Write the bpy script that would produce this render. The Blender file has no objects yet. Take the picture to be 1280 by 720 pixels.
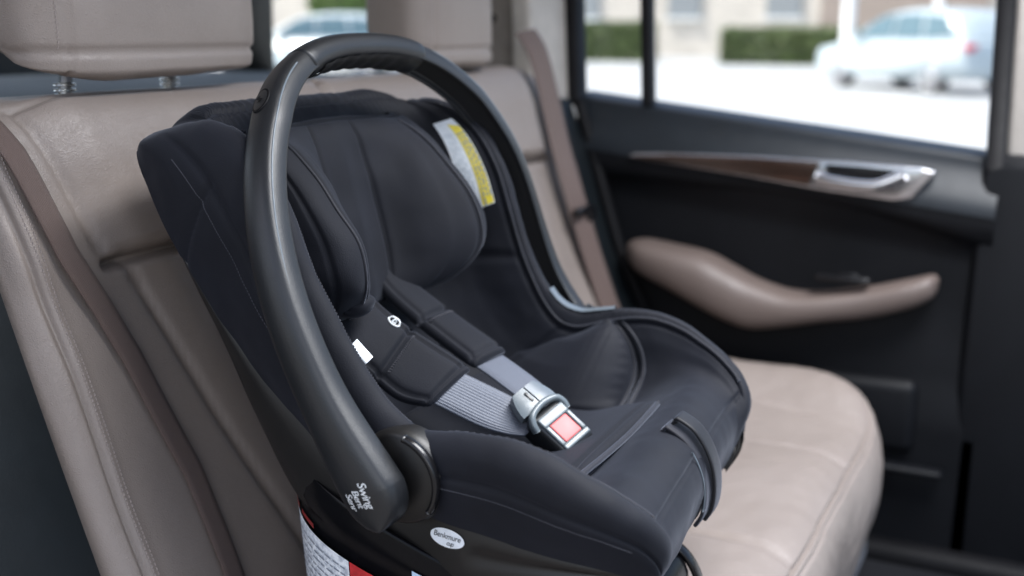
import bpy, bmesh, math, random
import numpy as np
from mathutils import Vector, Matrix, noise
from mathutils.bvhtree import BVHTree
random.seed(7); np.random.seed(7)
S = bpy.context.scene
COL = S.collection
R = math.radians

# ------------------------------------------------------------------ materials
def new_mat(name):
    m = bpy.data.materials.new(name); m.use_nodes = True
    nt = m.node_tree; nt.nodes.clear()
    out = nt.nodes.new('ShaderNodeOutputMaterial')
    b = nt.nodes.new('ShaderNodeBsdfPrincipled')
    nt.links.new(b.outputs[0], out.inputs[0])
    return m, nt, b, out
def nd(nt, t, **kw):
    n = nt.nodes.new(t)
    for k, v in kw.items():
        if k in n.inputs.keys() if isinstance(k, str) else False: n.inputs[k].default_value = v
        else: setattr(n, k, v)
    return n
def noise_tex(nt, scale, detail=3, rough=.55):
    tc = nt.nodes.new('ShaderNodeTexCoord')
    n = nt.nodes.new('ShaderNodeTexNoise')
    n.inputs['Scale'].default_value = scale; n.inputs['Detail'].default_value = detail
    n.inputs['Roughness'].default_value = rough
    nt.links.new(tc.outputs['Object'], n.inputs['Vector'])
    return n
def ramp(nt, src, c0, c1, p0=.3, p1=.7):
    r = nt.nodes.new('ShaderNodeValToRGB')
    r.color_ramp.elements[0].color = (*c0, 1); r.color_ramp.elements[1].color = (*c1, 1)
    r.color_ramp.elements[0].position = p0; r.color_ramp.elements[1].position = p1
    nt.links.new(src, r.inputs[0]); return r
def bump(nt, src, b, strength, dist, prev=None):
    n = nt.nodes.new('ShaderNodeBump')
    n.inputs['Strength'].default_value = strength; n.inputs['Distance'].default_value = dist
    nt.links.new(src, n.inputs['Height'])
    if prev: nt.links.new(prev.outputs[0], n.inputs['Normal'])
    nt.links.new(n.outputs[0], b.inputs['Normal']); return n
def sc(c, k): return tuple(min(1, x * k) for x in c)

def leather(name, c, rough=.42, grain=1.0):
    m, nt, b, o = new_mat(name)
    n = noise_tex(nt, 9, 4)
    r = ramp(nt, n.outputs[0], sc(c, .95), sc(c, 1.05)); nt.links.new(r.outputs[0], b.inputs['Base Color'])
    tc = nt.nodes.new('ShaderNodeTexCoord')
    v = nt.nodes.new('ShaderNodeTexVoronoi'); v.inputs['Scale'].default_value = 520
    v.feature = 'DISTANCE_TO_EDGE'
    w = noise_tex(nt, 60, 3)
    mx = nt.nodes.new('ShaderNodeMixRGB'); mx.blend_type = 'ADD'; mx.inputs[0].default_value = .012
    nt.links.new(tc.outputs['Object'], mx.inputs[1]); nt.links.new(w.outputs['Color'], mx.inputs[2])
    nt.links.new(mx.outputs[0], v.inputs['Vector'])
    b1 = bump(nt, v.outputs[0], b, .5 * grain, .0010)
    w2 = noise_tex(nt, 26, 2); b2 = bump(nt, w2.outputs[0], b, .16 * grain, .003, b1)
    rn = noise_tex(nt, 40, 3)
    mr = nt.nodes.new('ShaderNodeMapRange'); mr.inputs[3].default_value = rough - .06; mr.inputs[4].default_value = rough + .08
    nt.links.new(rn.outputs[0], mr.inputs[0]); nt.links.new(mr.outputs[0], b.inputs['Roughness'])
    b.inputs['Specular IOR Level'].default_value = .5
    return m
def fabric(name, c, rough=.8, scale=1500, sheen=.35, st=.35, mottled=.22):
    m, nt, b, o = new_mat(name)
    n = noise_tex(nt, 14, 5); f = noise_tex(nt, scale * .8, 2)
    mixn = nt.nodes.new('ShaderNodeMath'); mixn.operation = 'MULTIPLY_ADD'
    mixn.inputs[1].default_value = .45; nt.links.new(f.outputs[0], mixn.inputs[0]); nt.links.new(n.outputs[0], mixn.inputs[2])
    r = ramp(nt, mixn.outputs[0], sc(c, 1 - mottled), sc(c, 1 + mottled), .5, .95); nt.links.new(r.outputs[0], b.inputs['Base Color'])
    b.inputs['Roughness'].default_value = rough; b.inputs['Specular IOR Level'].default_value = .24
    b.inputs['Sheen Weight'].default_value = sheen; b.inputs['Sheen Roughness'].default_value = .45
    b.inputs['Sheen Tint'].default_value = (.75, .82, 1, 1)
    b1 = bump(nt, f.outputs[0], b, st, .0008)
    n3 = noise_tex(nt, 34, 3); bump(nt, n3.outputs[0], b, .10, .003, b1)
    return m
def plastic(name, c, rough=.38, grain=.12, scale=900, spec=.5):
    m, nt, b, o = new_mat(name)
    n = noise_tex(nt, 22, 4); r = ramp(nt, n.outputs[0], sc(c, .88), sc(c, 1.12)); nt.links.new(r.outputs[0], b.inputs['Base Color'])
    f = noise_tex(nt, scale, 2)
    if grain: bump(nt, f.outputs[0], b, grain, .0005)
    rn = noise_tex(nt, 55, 5)
    mr = nt.nodes.new('ShaderNodeMapRange'); mr.inputs[3].default_value = max(.02, rough - .07); mr.inputs[4].default_value = rough + .07
    nt.links.new(rn.outputs[0], mr.inputs[0]); nt.links.new(mr.outputs[0], b.inputs['Roughness'])
    b.inputs['Specular IOR Level'].default_value = spec
    return m
def webbing(name, c, diag=.9):
    m, nt, b, o = new_mat(name)
    tc = nt.nodes.new('ShaderNodeUVMap')
    w = nt.nodes.new('ShaderNodeTexWave'); w.wave_type = 'BANDS'; w.bands_direction = 'X'
    w.inputs['Scale'].default_value = 4.5; w.inputs['Distortion'].default_value = .3
    w2 = nt.nodes.new('ShaderNodeTexWave'); w2.wave_type = 'BANDS'; w2.bands_direction = 'DIAGONAL'
    w2.inputs['Scale'].default_value = 9; w2.inputs['Distortion'].default_value = 1.2; w2.inputs['Detail'].default_value = 3
    nt.links.new(tc.outputs[0], w.inputs['Vector']); nt.links.new(tc.outputs[0], w2.inputs['Vector'])
    f = noise_tex(nt, 900, 4)
    a = nt.nodes.new('ShaderNodeMath'); a.operation = 'MULTIPLY_ADD'; a.inputs[1].default_value = .8
    nt.links.new(f.outputs[0], a.inputs[0]); nt.links.new(w.outputs['Fac'], a.inputs[2])
    a2 = nt.nodes.new('ShaderNodeMath'); a2.operation = 'MULTIPLY_ADD'; a2.inputs[1].default_value = diag
    nt.links.new(w2.outputs['Fac'], a2.inputs[0]); nt.links.new(a.outputs[0], a2.inputs[2])
    r = ramp(nt, a2.outputs[0], sc(c, .74), sc(c, 1.18), .4, 2.2); nt.links.new(r.outputs[0], b.inputs['Base Color'])
    b.inputs['Roughness'].default_value = .55; b.inputs['Sheen Weight'].default_value = .05
    bump(nt, a2.outputs[0], b, .6, .0007)
    return m
def metal(name, c, rough=.2):
    m, nt, b, o = new_mat(name)
    n = noise_tex(nt, 120, 4); r = ramp(nt, n.outputs[0], sc(c, .93), sc(c, 1.05)); nt.links.new(r.outputs[0], b.inputs['Base Color'])
    b.inputs['Metallic'].default_value = 1; b.inputs['Roughness'].default_value = rough
    return m
def wood(name):
    m, nt, b, o = new_mat(name)
    tc = nt.nodes.new('ShaderNodeTexCoord'); mp = nt.nodes.new('ShaderNodeMapping'); mp.inputs['Scale'].default_value = (3, 20, 90)
    n = nt.nodes.new('ShaderNodeTexNoise'); n.inputs['Scale'].default_value = 2.2; n.inputs['Detail'].default_value = 6
    nt.links.new(tc.outputs['Object'], mp.inputs[0]); nt.links.new(mp.outputs[0], n.inputs['Vector'])
    r = ramp(nt, n.outputs[0], (.012, .008, .006), (.045, .024, .017)); nt.links.new(r.outputs[0], b.inputs['Base Color'])
    b.inputs['Roughness'].default_value = .22; b.inputs['Coat Weight'].default_value = .4
    return m
def glass(name, tint=(.93, .97, .98), refl=.06):
    m = bpy.data.materials.new(name); m.use_nodes = True; nt = m.node_tree; nt.nodes.clear()
    o = nt.nodes.new('ShaderNodeOutputMaterial'); t = nt.nodes.new('ShaderNodeBsdfTransparent'); g = nt.nodes.new('ShaderNodeBsdfGlossy')
    t.inputs[0].default_value = (*tint, 1); g.inputs['Roughness'].default_value = .03
    n = noise_tex(nt, 3); mr = nt.nodes.new('ShaderNodeMapRange'); mr.inputs[3].default_value = refl * .6; mr.inputs[4].default_value = refl * 1.4
    nt.links.new(n.outputs[0], mr.inputs[0])
    x = nt.nodes.new('ShaderNodeMixShader'); nt.links.new(mr.outputs[0], x.inputs[0])
    nt.links.new(t.outputs[0], x.inputs[1]); nt.links.new(g.outputs[0], x.inputs[2]); nt.links.new(x.outputs[0], o.inputs[0])
    return m
def paper(name, c, c2=None, rough=.45):
    m, nt, b, o = new_mat(name)
    n = noise_tex(nt, 180, 4); r = ramp(nt, n.outputs[0], c2 or sc(c, .9), c, .35, .6); nt.links.new(r.outputs[0], b.inputs['Base Color'])
    b.inputs['Roughness'].default_value = rough
    return m

M = {}
M['leather'] = leather('taupe_leather', (.222, .186, .166), .40)
M['leather_side'] = leather('taupe_leather_side', (.185, .150, .138), .45)
M['fabric'] = fabric('black_fabric', (.0042, .0050, .0090), .70, 1500, .09)
M['pad'] = fabric('charcoal_pad_fabric', (.0048, .0055, .0092), .76, 1300, .10, .4)
M['vinyl'] = fabric('satin_black_fabric', (.008, .008, .0095), .46, 1700, .15, .3, .15)
M['piping'] = fabric('piping_fabric', (.012, .012, .016), .6, 1800, .3)
M['shell'] = plastic('black_shell_plastic', (.007, .0066, .0066), .44, .2, 700)
M['base'] = plastic('black_base_plastic', (.004, .004, .005), .24, .08, 900, .14)
M['handle'] = plastic('graphite_handle_plastic', (.0075, .0085, .0105), .40, .28, 800, .5)
M['handle_dark'] = plastic('handle_inner_rubber', (.008, .008, .009), .6, .3, 500)
M['trim_grey'] = plastic('grey_shell_plastic', (.10, .12, .14), .33, .08)
M['gloss_black'] = plastic('gloss_black_plastic', (.006, .006, .007), .22, 0, 900, .4)
M['buckle_grey'] = plastic('buckle_grey_plastic', (.10, .12, .132), .28, .08)
M['buckle_dark'] = plastic('buckle_black_plastic', (.012, .013, .014), .3, .08)
M['red'] = plastic('red_button_plastic', (.60, .12, .12), .5, .1)
M['web_grey'] = webbing('grey_webbing', (.085, .095, .122), .12)
M['web_brown'] = webbing('brown_webbing', (.090, .060, .051))
M['white'] = paper('white_sticker', (.80, .84, .88))
M['white_print'] = paper('printed_label_paper', (.80, .84, .88), (.42, .46, .52))
M['yellow'] = paper('yellow_sticker', (.80, .66, .06), (.70, .56, .05))
M['red_print'] = paper('red_label_paper', (.55, .03, .035), (.40, .02, .025))
M['dark_red'] = paper('dark_red_print', (.20, .012, .012))
M['blue_white'] = paper('pale_blue_sticker', (.52, .68, .86), (.46, .62, .80))
M['ink'] = paper('black_ink', (.02, .022, .03))
M['ink_grey'] = paper('grey_ink', (.22, .25, .30))
M['ink_navy'] = paper('navy_ink', (.03, .06, .15))
M['logo'] = paper('white_print_ink', (.75, .78, .80))
M['thread'] = fabric('stitch_thread', (.30, .255, .235), .7, 2000, .3)
M['thread_dark'] = fabric('dark_thread', (.035, .035, .042), .7, 2000, .3)
M['chrome'] = metal('satin_chrome', (.62, .62, .64), .22)
M['chrome_post'] = metal('chrome_post', (.85, .87, .88), .22)
M['door'] = plastic('door_black_plastic', (.0036, .0041, .0056), .55, .25, 400, .2)
M['door_top'] = plastic('door_sill_plastic', (.007, .010, .014), .45, .25, 400, .4)
M['armrest'] = leather('armrest_leather', (.112, .086, .076), .48, .6)
M['wood'] = wood('dark_wood_inlay')
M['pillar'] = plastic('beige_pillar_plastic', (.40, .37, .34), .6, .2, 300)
M['pillar_taupe'] = plastic('taupe_pillar_plastic', (.20, .175, .155), .6, .2, 300)  # darker taupe than the beige pillar plastic
M['seal'] = plastic('black_rubber_seal', (.005, .005, .006), .6, .1, 900, .15)
M['trim_blue'] = plastic('dark_side_trim', (.005, .0075, .0095), .5, .25, 400, .3)
M['carpet'] = fabric('dark_carpet', (.004, .004, .005), .95, 500, .05, .9)
M['carpet_grey'] = fabric('grey_carpet', (.030, .033, .037), .95, 500, .1, .9)
M['cover'] = fabric('cargo_cover_fabric', (.07, .085, .08), .8, 500, .1)
M['cargo'] = plastic('cargo_black_trim', (.010, .011, .010), .6, .3, 200)
M['glass'] = glass('car_glass')
M['paint'] = plastic('silver_car_paint', (.44, .51, .54), .25, 0)
M['car_glass_dark'] = plastic('car_window_glass', (.10, .17, .20), .1, 0)
M['tyre'] = plastic('tyre_rubber', (.05, .05, .052), .8, .3, 60)
M['rim'] = metal('alloy_rim', (.55, .56, .58), .3)
M['tail'] = plastic('tail_lamp_red', (.55, .05, .08), .2, 0)
M['head'] = plastic('head_lamp_clear', (.6, .65, .7), .1, 0)
M['post'] = plastic('white_post_paint', (.78, .80, .80), .5, .1, 30)
M['bark'] = plastic('tree_bark', (.10, .075, .055), .9, .8, 20)

def leaf_mat(name, c):
    m, nt, b, o = new_mat(name); n = noise_tex(nt, 3.5, 3)
    r = ramp(nt, n.outputs[0], sc(c, .5), sc(c, 1.5)); nt.links.new(r.outputs[0], b.inputs['Base Color']); b.inputs['Roughness'].default_value = .55
    return m
M['leaf'] = leaf_mat('hedge_leaf', (.11, .15, .05))
M['leaf2'] = leaf_mat('tree_leaf', (.10, .19, .035))
def ground_mat():
    m, nt, b, o = new_mat('pale_concrete'); n = noise_tex(nt, .5, 8, .7)
    r = ramp(nt, n.outputs[0], (.33, .345, .35), (.47, .48, .475)); nt.links.new(r.outputs[0], b.inputs['Base Color']); b.inputs['Roughness'].default_value = .85
    f = noise_tex(nt, 30, 4); bump(nt, f.outputs[0], b, .3, .02)
    return m
M['ground'] = ground_mat()
def asphalt_mat():
    m, nt, b, o = new_mat('asphalt'); n = noise_tex(nt, 40, 6)
    r = ramp(nt, n.outputs[0], (.13, .125, .12), (.19, .18, .17)); nt.links.new(r.outputs[0], b.inputs['Base Color']); b.inputs['Roughness'].default_value = .9
    return m
M['asphalt'] = asphalt_mat()
def wall_mat(name, c):
    m, nt, b, o = new_mat(name); n = noise_tex(nt, 1.2, 8, .7)
    r = ramp(nt, n.outputs[0], sc(c, .8), sc(c, 1.1)); nt.links.new(r.outputs[0], b.inputs['Base Color']); b.inputs['Roughness'].default_value = .9
    return m
M['wall'] = wall_mat('cream_wall', (.62, .57, .50)); M['wall_dark'] = wall_mat('brown_wall', (.34, .28, .24))
M['window'] = plastic('building_window', (.26, .28, .29), .3, 0)

# ------------------------------------------------------------------ object helpers
def tag(o, label=None, cat=None, group=None, kind=None):
    if label: o['label'] = label
    if cat: o['category'] = cat
    if group: o['group'] = group
    if kind: o['kind'] = kind
    return o
def thing(name, label, cat, loc=(0, 0, 0), group=None):
    o = bpy.data.objects.new(name, None); COL.objects.link(o); o.location = loc
    o.empty_display_size = .05
    return tag(o, label, cat, group)
def origin_of(o):
    v = Vector((0, 0, 0))
    while o: v += o.location; o = o.parent
    return v
def build(name, verts, faces, mat, parent=None, smooth=True, uvs=None, sharp=None):
    """verts in world coordinates; becomes ONE mesh object"""
    off = origin_of(parent)
    me = bpy.data.meshes.new(name)
    me.from_pydata([Vector(v) - off for v in verts], [], faces)
    me.validate(); me.update()
    if smooth: me.polygons.foreach_set('use_smooth', [True] * len(me.polygons))
    if uvs is not None:
        l = me.uv_layers.new()
        for lp in me.loops: l.data[lp.index].uv = uvs[lp.vertex_index]
    if sharp is not None:
        try: me.set_sharp_from_angle(angle=R(sharp))
        except Exception: pass
    mats = mat if isinstance(mat, (list, tuple)) else [mat]
    for m_ in mats: me.materials.append(m_)
    o = bpy.data.objects.new(name, me); COL.objects.link(o)
    if parent: o.parent = parent
    return o
class MB:
    """collects several shapes into one mesh"""
    def __init__(s): s.v = []; s.f = []
    def add(s, v, f):
        k = len(s.v); s.v += [tuple(map(float, p)) for p in v]; s.f += [tuple(i + k for i in q) for q in f]; return s
    def done(s, name, mat, parent=None, smooth=True, sharp=None): return build(name, s.v, s.f, mat, parent, smooth, None, sharp)
def grid_faces(nu, nv, cu=False, cv=False):
    f = []
    for i in range(nu if cu else nu - 1):
        for j in range(nv if cv else nv - 1):
            a = i * nv + j; b = ((i + 1) % nu) * nv + j
            c = ((i + 1) % nu) * nv + (j + 1) % nv; d = i * nv + (j + 1) % nv
            f.append((a, b, c, d))
    return f
def normals(P, cu=False, cv=False):
    du = np.gradient(P, axis=0); dv = np.gradient(P, axis=1)
    if cu: du = (np.roll(P, -1, 0) - np.roll(P, 1, 0)) / 2
    if cv: dv = (np.roll(P, -1, 1) - np.roll(P, 1, 1)) / 2
    n = np.cross(du, dv); l = np.linalg.norm(n, axis=2, keepdims=True); l[l < 1e-12] = 1
    return n / l
def cr(tab, s):
    """Catmull-Rom through rows of tab; s array in [0, n-1]"""
    T = np.asarray(tab, float); n = len(T); s = np.clip(np.asarray(s, float), 0, n - 1 - 1e-9)
    i = np.floor(s).astype(int); t = s - i
    g = lambda k: T[np.clip(k, 0, n - 1)]
    p0, p1, p2, p3 = g(i - 1), g(i), g(i + 1), g(i + 2)
    if T.ndim > 1: t = t.reshape(t.shape + (1,) * (T.ndim - 1))
    return .5 * (2 * p1 + (p2 - p0) * t + (2 * p0 - 5 * p1 + 4 * p2 - p3) * t ** 2 + (3 * p1 - p0 - 3 * p2 + p3) * t ** 3)
def gauss(d, w): return np.exp(-(d / w) ** 2)
def sstep(a, b, x): t = np.clip((x - a) / (b - a), 0, 1); return t * t * (3 - 2 * t)
def nz(P, scale, seed=0):
    out = np.empty(P.shape[:2])
    for i in range(P.shape[0]):
        for j in range(P.shape[1]):
            p = P[i, j]; out[i, j] = noise.noise((p[0] * scale + seed, p[1] * scale, p[2] * scale))
    return out
def resample(path, n):
    return cr(path, np.linspace(0, len(path) - 1, n))
def frames(path, up):
    P = np.asarray(path); T = np.gradient(P, axis=0); T /= np.linalg.norm(T, axis=1, keepdims=True)
    U = np.asarray(up, float)
    if U.ndim == 1: U = np.tile(U, (len(P), 1))
    B = np.cross(T, U); B /= np.linalg.norm(B, axis=1, keepdims=True) + 1e-12
    N = np.cross(B, T)
    return P, T, B, N
def sweep(path, prof, up=(0, 0, 1), scale=None, closed=False, caps=True):
    """prof: list of (b, n) offsets; scale: per point (sb, sn)"""
    P, T, B, N = frames(path, up); pr = np.asarray(prof); v = []
    for i in range(len(P)):
        sb, sn = (1, 1) if scale is None else scale[i]
        for b, n in pr: v.append(P[i] + B[i] * b * sb + N[i] * n * sn)
    f = grid_faces(len(P), len(pr), closed, True)
    if caps and not closed:
        f.append(tuple(range(len(pr)))[::-1]); k = (len(P) - 1) * len(pr); f.append(tuple(range(k, k + len(pr))))
    return v, f
def circ(r, n=10, r2=None): return [(r * math.cos(2 * math.pi * i / n), (r2 or r) * math.sin(2 * math.pi * i / n)) for i in range(n)]
def superprof(a, b, e, n=24):
    o = []
    for i in range(n):
        t = 2 * math.pi * i / n; c, s_ = math.cos(t), math.sin(t)
        o.append((a * math.copysign(abs(c) ** (2 / e), c), b * math.copysign(abs(s_) ** (2 / e), s_)))
    return o
def tube(path, r, n=8, up=(.3, .2, 1), n_path=None):
    if n_path: path = resample(path, n_path)
    return sweep(path, circ(r, n), up)
def box(c, d, r=.0, seg=3, rot=None):
    bm = bmesh.new(); bmesh.ops.create_cube(bm, size=1)
    for v in bm.verts: v.co = Vector((v.co.x * d[0], v.co.y * d[1], v.co.z * d[2]))
    if r: bmesh.ops.bevel(bm, geom=bm.edges[:], offset=r, segments=seg, profile=.5, affect='EDGES')
    if rot is not None: bmesh.ops.transform(bm, matrix=rot.to_4x4(), verts=bm.verts)
    v = [tuple(x.co + Vector(c)) for x in bm.verts]; bm.verts.index_update()
    f = [tuple(x.index for x in q.verts) for q in bm.faces]; bm.free(); return v, f
def prism(pts, y0, y1, r=0, seg=3, axis='y'):
    """outline in x-z extruded along y, edges bevelled"""
    bm = bmesh.new()
    a = [bm.verts.new((p[0], y0, p[1])) for p in pts]; f = bm.faces.new(a)
    e = bmesh.ops.extrude_face_region(bm, geom=[f]); 
    for v in [g for g in e['geom'] if isinstance(g, bmesh.types.BMVert)]: v.co.y = y1
    bmesh.ops.recalc_face_normals(bm, faces=bm.faces)
    if r: bmesh.ops.bevel(bm, geom=[g for g in bm.edges if abs(g.verts[0].co.y - g.verts[1].co.y) < 1e-6], offset=r, segments=seg, profile=.5, affect='EDGES')
    bm.verts.index_update()
    v = [tuple(x.co) for x in bm.verts]; fs = [tuple(x.index for x in q.verts) for q in bm.faces]; bm.free(); return v, fs
def lathe_y(c, prof, n=40):
    """prof: (radius, y) about the y axis through c"""
    v = []; 
    for r, y in prof:
        for k in range(n):
            t = 2 * math.pi * k / n; v.append((c[0] + r * math.cos(t), c[1] + y, c[2] + r * math.sin(t)))
    f = grid_faces(len(prof), n, False, True)
    f.append(tuple(range(n))); k = (len(prof) - 1) * n; f.append(tuple(range(k, k + n))[::-1])
    return v, f
def bvh_of(*objs):
    vs, fs = [], []
    for o in objs:
        k = len(vs); off = origin_of(o)
        vs += [v.co + off for v in o.data.vertices]; fs += [tuple(i + k for i in p.vertices) for p in o.data.polygons]
    return BVHTree.FromPolygons(vs, fs)
def drape(bvh, pts, origin, U, V, N, lift=.0008):
    """2-D points laid onto a surface: cast along -N from origin + aU + bV"""
    out = []; O, U, V, N = map(Vector, (origin, U, V, N)); last = None
    for a, b in pts:
        p = O + U * a + V * b + N * .05
        h = bvh.ray_cast(p, -N, .14)
        if h[0] is None: q = (O + U * a + V * b) if last is None else O + U * a + V * b + N * last
        else:
            q = h[0] + N * lift; last = (q - O).dot(N)
        out.append(tuple(q))
    return out
def patch(fn, nu, nv):
    """2-D grid from fn(u, v) -> (a, b)"""
    return [fn(i / (nu - 1), j / (nv - 1)) for i in range(nu) for j in range(nv)], grid_faces(nu, nv)
def text2d(s, size, shear=0, space=1.0):
    c = bpy.data.curves.new('lettering', 'FONT'); c.body = s; c.size = size; c.align_x = 'CENTER'; c.align_y = 'CENTER'; c.shear = shear
    c.space_character = space; c.resolution_u = 3
    o = bpy.data.objects.new('lettering', c); COL.objects.link(o)
    dg = bpy.context.evaluated_depsgraph_get(); me = bpy.data.meshes.new_from_object(o.evaluated_get(dg))
    v = [(p.co.x, p.co.y) for p in me.vertices]; f = [tuple(p.vertices) for p in me.polygons]
    bpy.data.objects.remove(o); bpy.data.curves.remove(c); bpy.data.meshes.remove(me)
    return v, f
def ortho(N, U):
    N = Vector(N).normalized(); U = Vector(U); U = (U - N * U.dot(N)).normalized(); return N, U, N.cross(U)
def pillow(L, Rr, thick, nu=70, e=3.0, up=None, groove=None, endp=.10, nvx=48):
    """puffed strip between two edge polylines; returns verts, faces"""
    A = resample(np.array(L), nu); B = resample(np.array(Rr), nu)
    mid = (A + B) / 2; W = B - A; T = np.gradient(mid, axis=0)
    n = np.cross(T, W); n /= np.linalg.norm(n, axis=1, keepdims=True)
    if up is not None and np.dot(n[nu // 2], up) < 0: n = -n
    v = []; 
    for i in range(nu):
        s = i / (nu - 1); ef = min(1, s / endp, (1 - s) / endp); ef = math.sqrt(max(0, 1 - (1 - ef) ** 2)) if ef < 1 else 1
        for j in range(nvx):
            t = 2 * math.pi * j / nvx; c, si = math.cos(t), math.sin(t)
            a = math.copysign(abs(c) ** (2 / e), c); b = math.copysign(abs(si) ** (2 / 2.2), si)
            h = thick * b * (.25 + .75 * ef)
            q = a * (1 - .06 * (1 - ef))
            if b > 0 and groove: h -= groove(s, a) * thick
            v.append(mid[i] + W[i] * .5 * q + n[i] * h)
    f = grid_faces(nu, nvx, False, True); f.append(tuple(range(nvx))); k = (nu - 1) * nvx; f.append(tuple(range(k, k + nvx))[::-1])
    return v, f
def ribbon(path, widthvec, th=.0012, n=60):
    """flat strap with UVs; path rows (x,y,z), widthvec rows = full width vector"""
    P = resample(np.array(path, float), n); W = resample(np.array(widthvec, float), n)
    T = np.gradient(P, axis=0); N = np.cross(T, W); N /= np.linalg.norm(N, axis=1, keepdims=True)
    v = []; uv = []; d = np.concatenate([[0], np.cumsum(np.linalg.norm(np.diff(P, axis=0), axis=1))])
    prof = [(-.5, 0), (-.485, 1), (-.25, 1.1), (0, 1.15), (.25, 1.1), (.485, 1), (.5, 0), (.485, -1), (0, -1), (-.485, -1)]
    for i in range(n):
        for a, b in prof: v.append(P[i] + W[i] * a + N[i] * b * th); uv.append((a + .5, d[i] / max(1e-4, np.linalg.norm(W[i]))))
    return v, grid_faces(n, len(prof), False, True), uv

# ------------------------------------------------------------------ REAR BENCH SEAT
bench = thing('rear_seat', 'taupe leather rear car seat with backrest, cushion and two headrests', 'car seat', (.1, 1.2, -.2))
PR = [(.150, -.06), (.120, .02), (.092, .09), (.055, .18), (.022, .28), (.004, .335), (-.004, .375), (-.016, .42), (-.028, .462), (-.047, .492), (-.085, .507), (-.130, .500), (-.160, .46), (-.172, .30), (-.17, .1)]
YP = [(.648, -.17), (.640, -.12), (.637, -.075), (.639, -.040), (.646, -.014), (.660, -.002), (.685, 0), (.77, 0), (.90, 0), (1.1, 0), (1.3, 0), (1.5, 0), (1.64, 0), (1.72, -.002), (1.775, -.018), (1.80, -.055), (1.805, -.11), (1.80, -.17)]
nu, nv = 330, 300
hs = np.linspace(0, len(PR) - 1, nv); us = np.concatenate([np.linspace(0, 7, 110), np.linspace(7, 12, 130)[1:], np.linspace(12, 17, 92)[1:]]); nu = len(us)
prf = cr(PR, hs); yp = cr(YP, us)
Y = np.repeat(yp[:, :1], nv, 1); XO = np.repeat(yp[:, 1:], nv, 1)
PX = np.repeat(prf[None, :, 0], nu, 0); PZ = np.repeat(prf[None, :, 1], nu, 0)
fr = 1 - sstep(9.5, 11.5, np.repeat(hs[None, :], nu, 0))
P = np.stack([PX + XO * fr, Y, PZ - .35 * np.abs(XO) * sstep(.40, .5, PZ)], 2)
N = normals(P); 
if N[nu // 2, nv // 3, 0] < 0: N = -N
front = fr
H = np.repeat(hs[None, :], nu, 0)
YC = 1.165
zc = .356 + .004 * np.sin(Y * 9)
inpan = sstep(.672, .69, Y - .09 * np.clip(.36 - PZ, -.2, 0)) * (1 - sstep(1.66, 1.675, Y))
up_ = sstep(0, .02, PZ - zc)
D = np.zeros_like(Y)
ybl = .734 - .29 * np.clip(PZ - .358, 0, .2)          # edge of the puffed upper panel
D += .013 * up_ * sstep(0, .05, Y - ybl) * sstep(0, .05, 1.700 - Y) * (1 - sstep(9.2, 10, H)) * front
D -= .017 * gauss(PZ - zc, .0052) * sstep(-.004, .01, Y - ybl + .004) * sstep(0, .01, 1.702 - Y) * front
D -= .006 * gauss(Y - ybl, .005) * up_ * front * (1 - sstep(9.0, 9.6, H))
D -= .006 * gauss(Y - 1.700, .005) * up_ * front * (1 - sstep(9.0, 9.6, H))
for yy in (.762, 1.02, 1.20, 1.30, 1.60):
    D -= .006 * gauss(Y - yy - .34 * (.35 - PZ) * (1 if yy < 1 else 0), .006) * (1 - up_) * front
    D += .004 * gauss(Y - yy - .04 - (.34 * (.35 - PZ) if yy < 1 else 0), .03) * (1 - up_) * front
D -= .012 * gauss(Y - 1.13, .007) * front * (1 - sstep(10.5, 11, H))   # split of the backrest
ys = .668 - .022 * np.clip((PZ - .2) / .25, 0, 1) ** 1.6                              # bolster seam near the window side
D -= .0050 * gauss(Y - ys, .0030) * front
D += .0016 * gauss(Y - ys - .008, .006) * front
D -= .004 * gauss(Y - 1.735, .004) * front
D -= .0035 * gauss(H - 9.35, .10) * front
D += .003 * nz(P, 9) * front + .0003 * nz(P, 38, 5) * front
P += N * D[..., None]
back = build('backrest', P.reshape(-1, 3), grid_faces(nu, nv), M['leather'], bench)
bench_bvh = bvh_of(back)
# two rows of stitches beside the bolster seam
mb = MB()
for k in range(120):
    z = .02 + k * .0040
    for dy in (-.0085, -.0055) if False else (.0072, .0115):
        y = .668 - .022 * max(0, min(1, (z - .2) / .25)) ** 1.6 + dy
        h = bench_bvh.ray_cast(Vector((.5, y, z)), Vector((-1, 0, 0)), .8); h2 = bench_bvh.ray_cast(Vector((.5, y, z + .0026)), Vector((-1, 0, 0)), .8)
        if h[0] and h2[0] and z < .468:
            a, b_ = h[0] + h[1] * .0001, h2[0] + h2[1] * .0001
            mb.add(*sweep([a, (a + b_) / 2 + Vector((.0005, 0, 0)), b_], circ(.00055, 6), (1, 0, 0)))
mb.done('stitching', M['thread'], back)

# cushion
XP = [(.02, -.06), (.05, -.015), (.10, .002), (.17, .006), (.25, .004), (.33, .002), (.41, .002), (.47, .004), (.515, .003), (.545, -.006), (.565, -.026), (.576, -.065), (.574, -.13), (.56, -.21), (.545, -.26)]
YQ = [(.57, -.25), (.562, -.16), (.565, -.09), (.575, -.045), (.60, -.014), (.64, -.001), (.72, 0), (.9, 0), (1.1, 0), (1.3, 0), (1.5, 0), (1.66, 0), (1.76, -.002), (1.82, -.012), (1.858, -.04), (1.872, -.09), (1.868, -.17), (1.86, -.25)]
us = np.concatenate([np.linspace(0, 6, 60), np.linspace(6, 11, 130)[1:], np.linspace(11, 17, 100)[1:]]); nu = len(us); nv = 260
vs_ = np.linspace(0, len(XP) - 1, nv); xp = cr(XP, vs_); yq = cr(YQ, us)
Y = np.repeat(yq[:, :1], nv, 1); ZO = np.repeat(yq[:, 1:], nv, 1)
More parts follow.
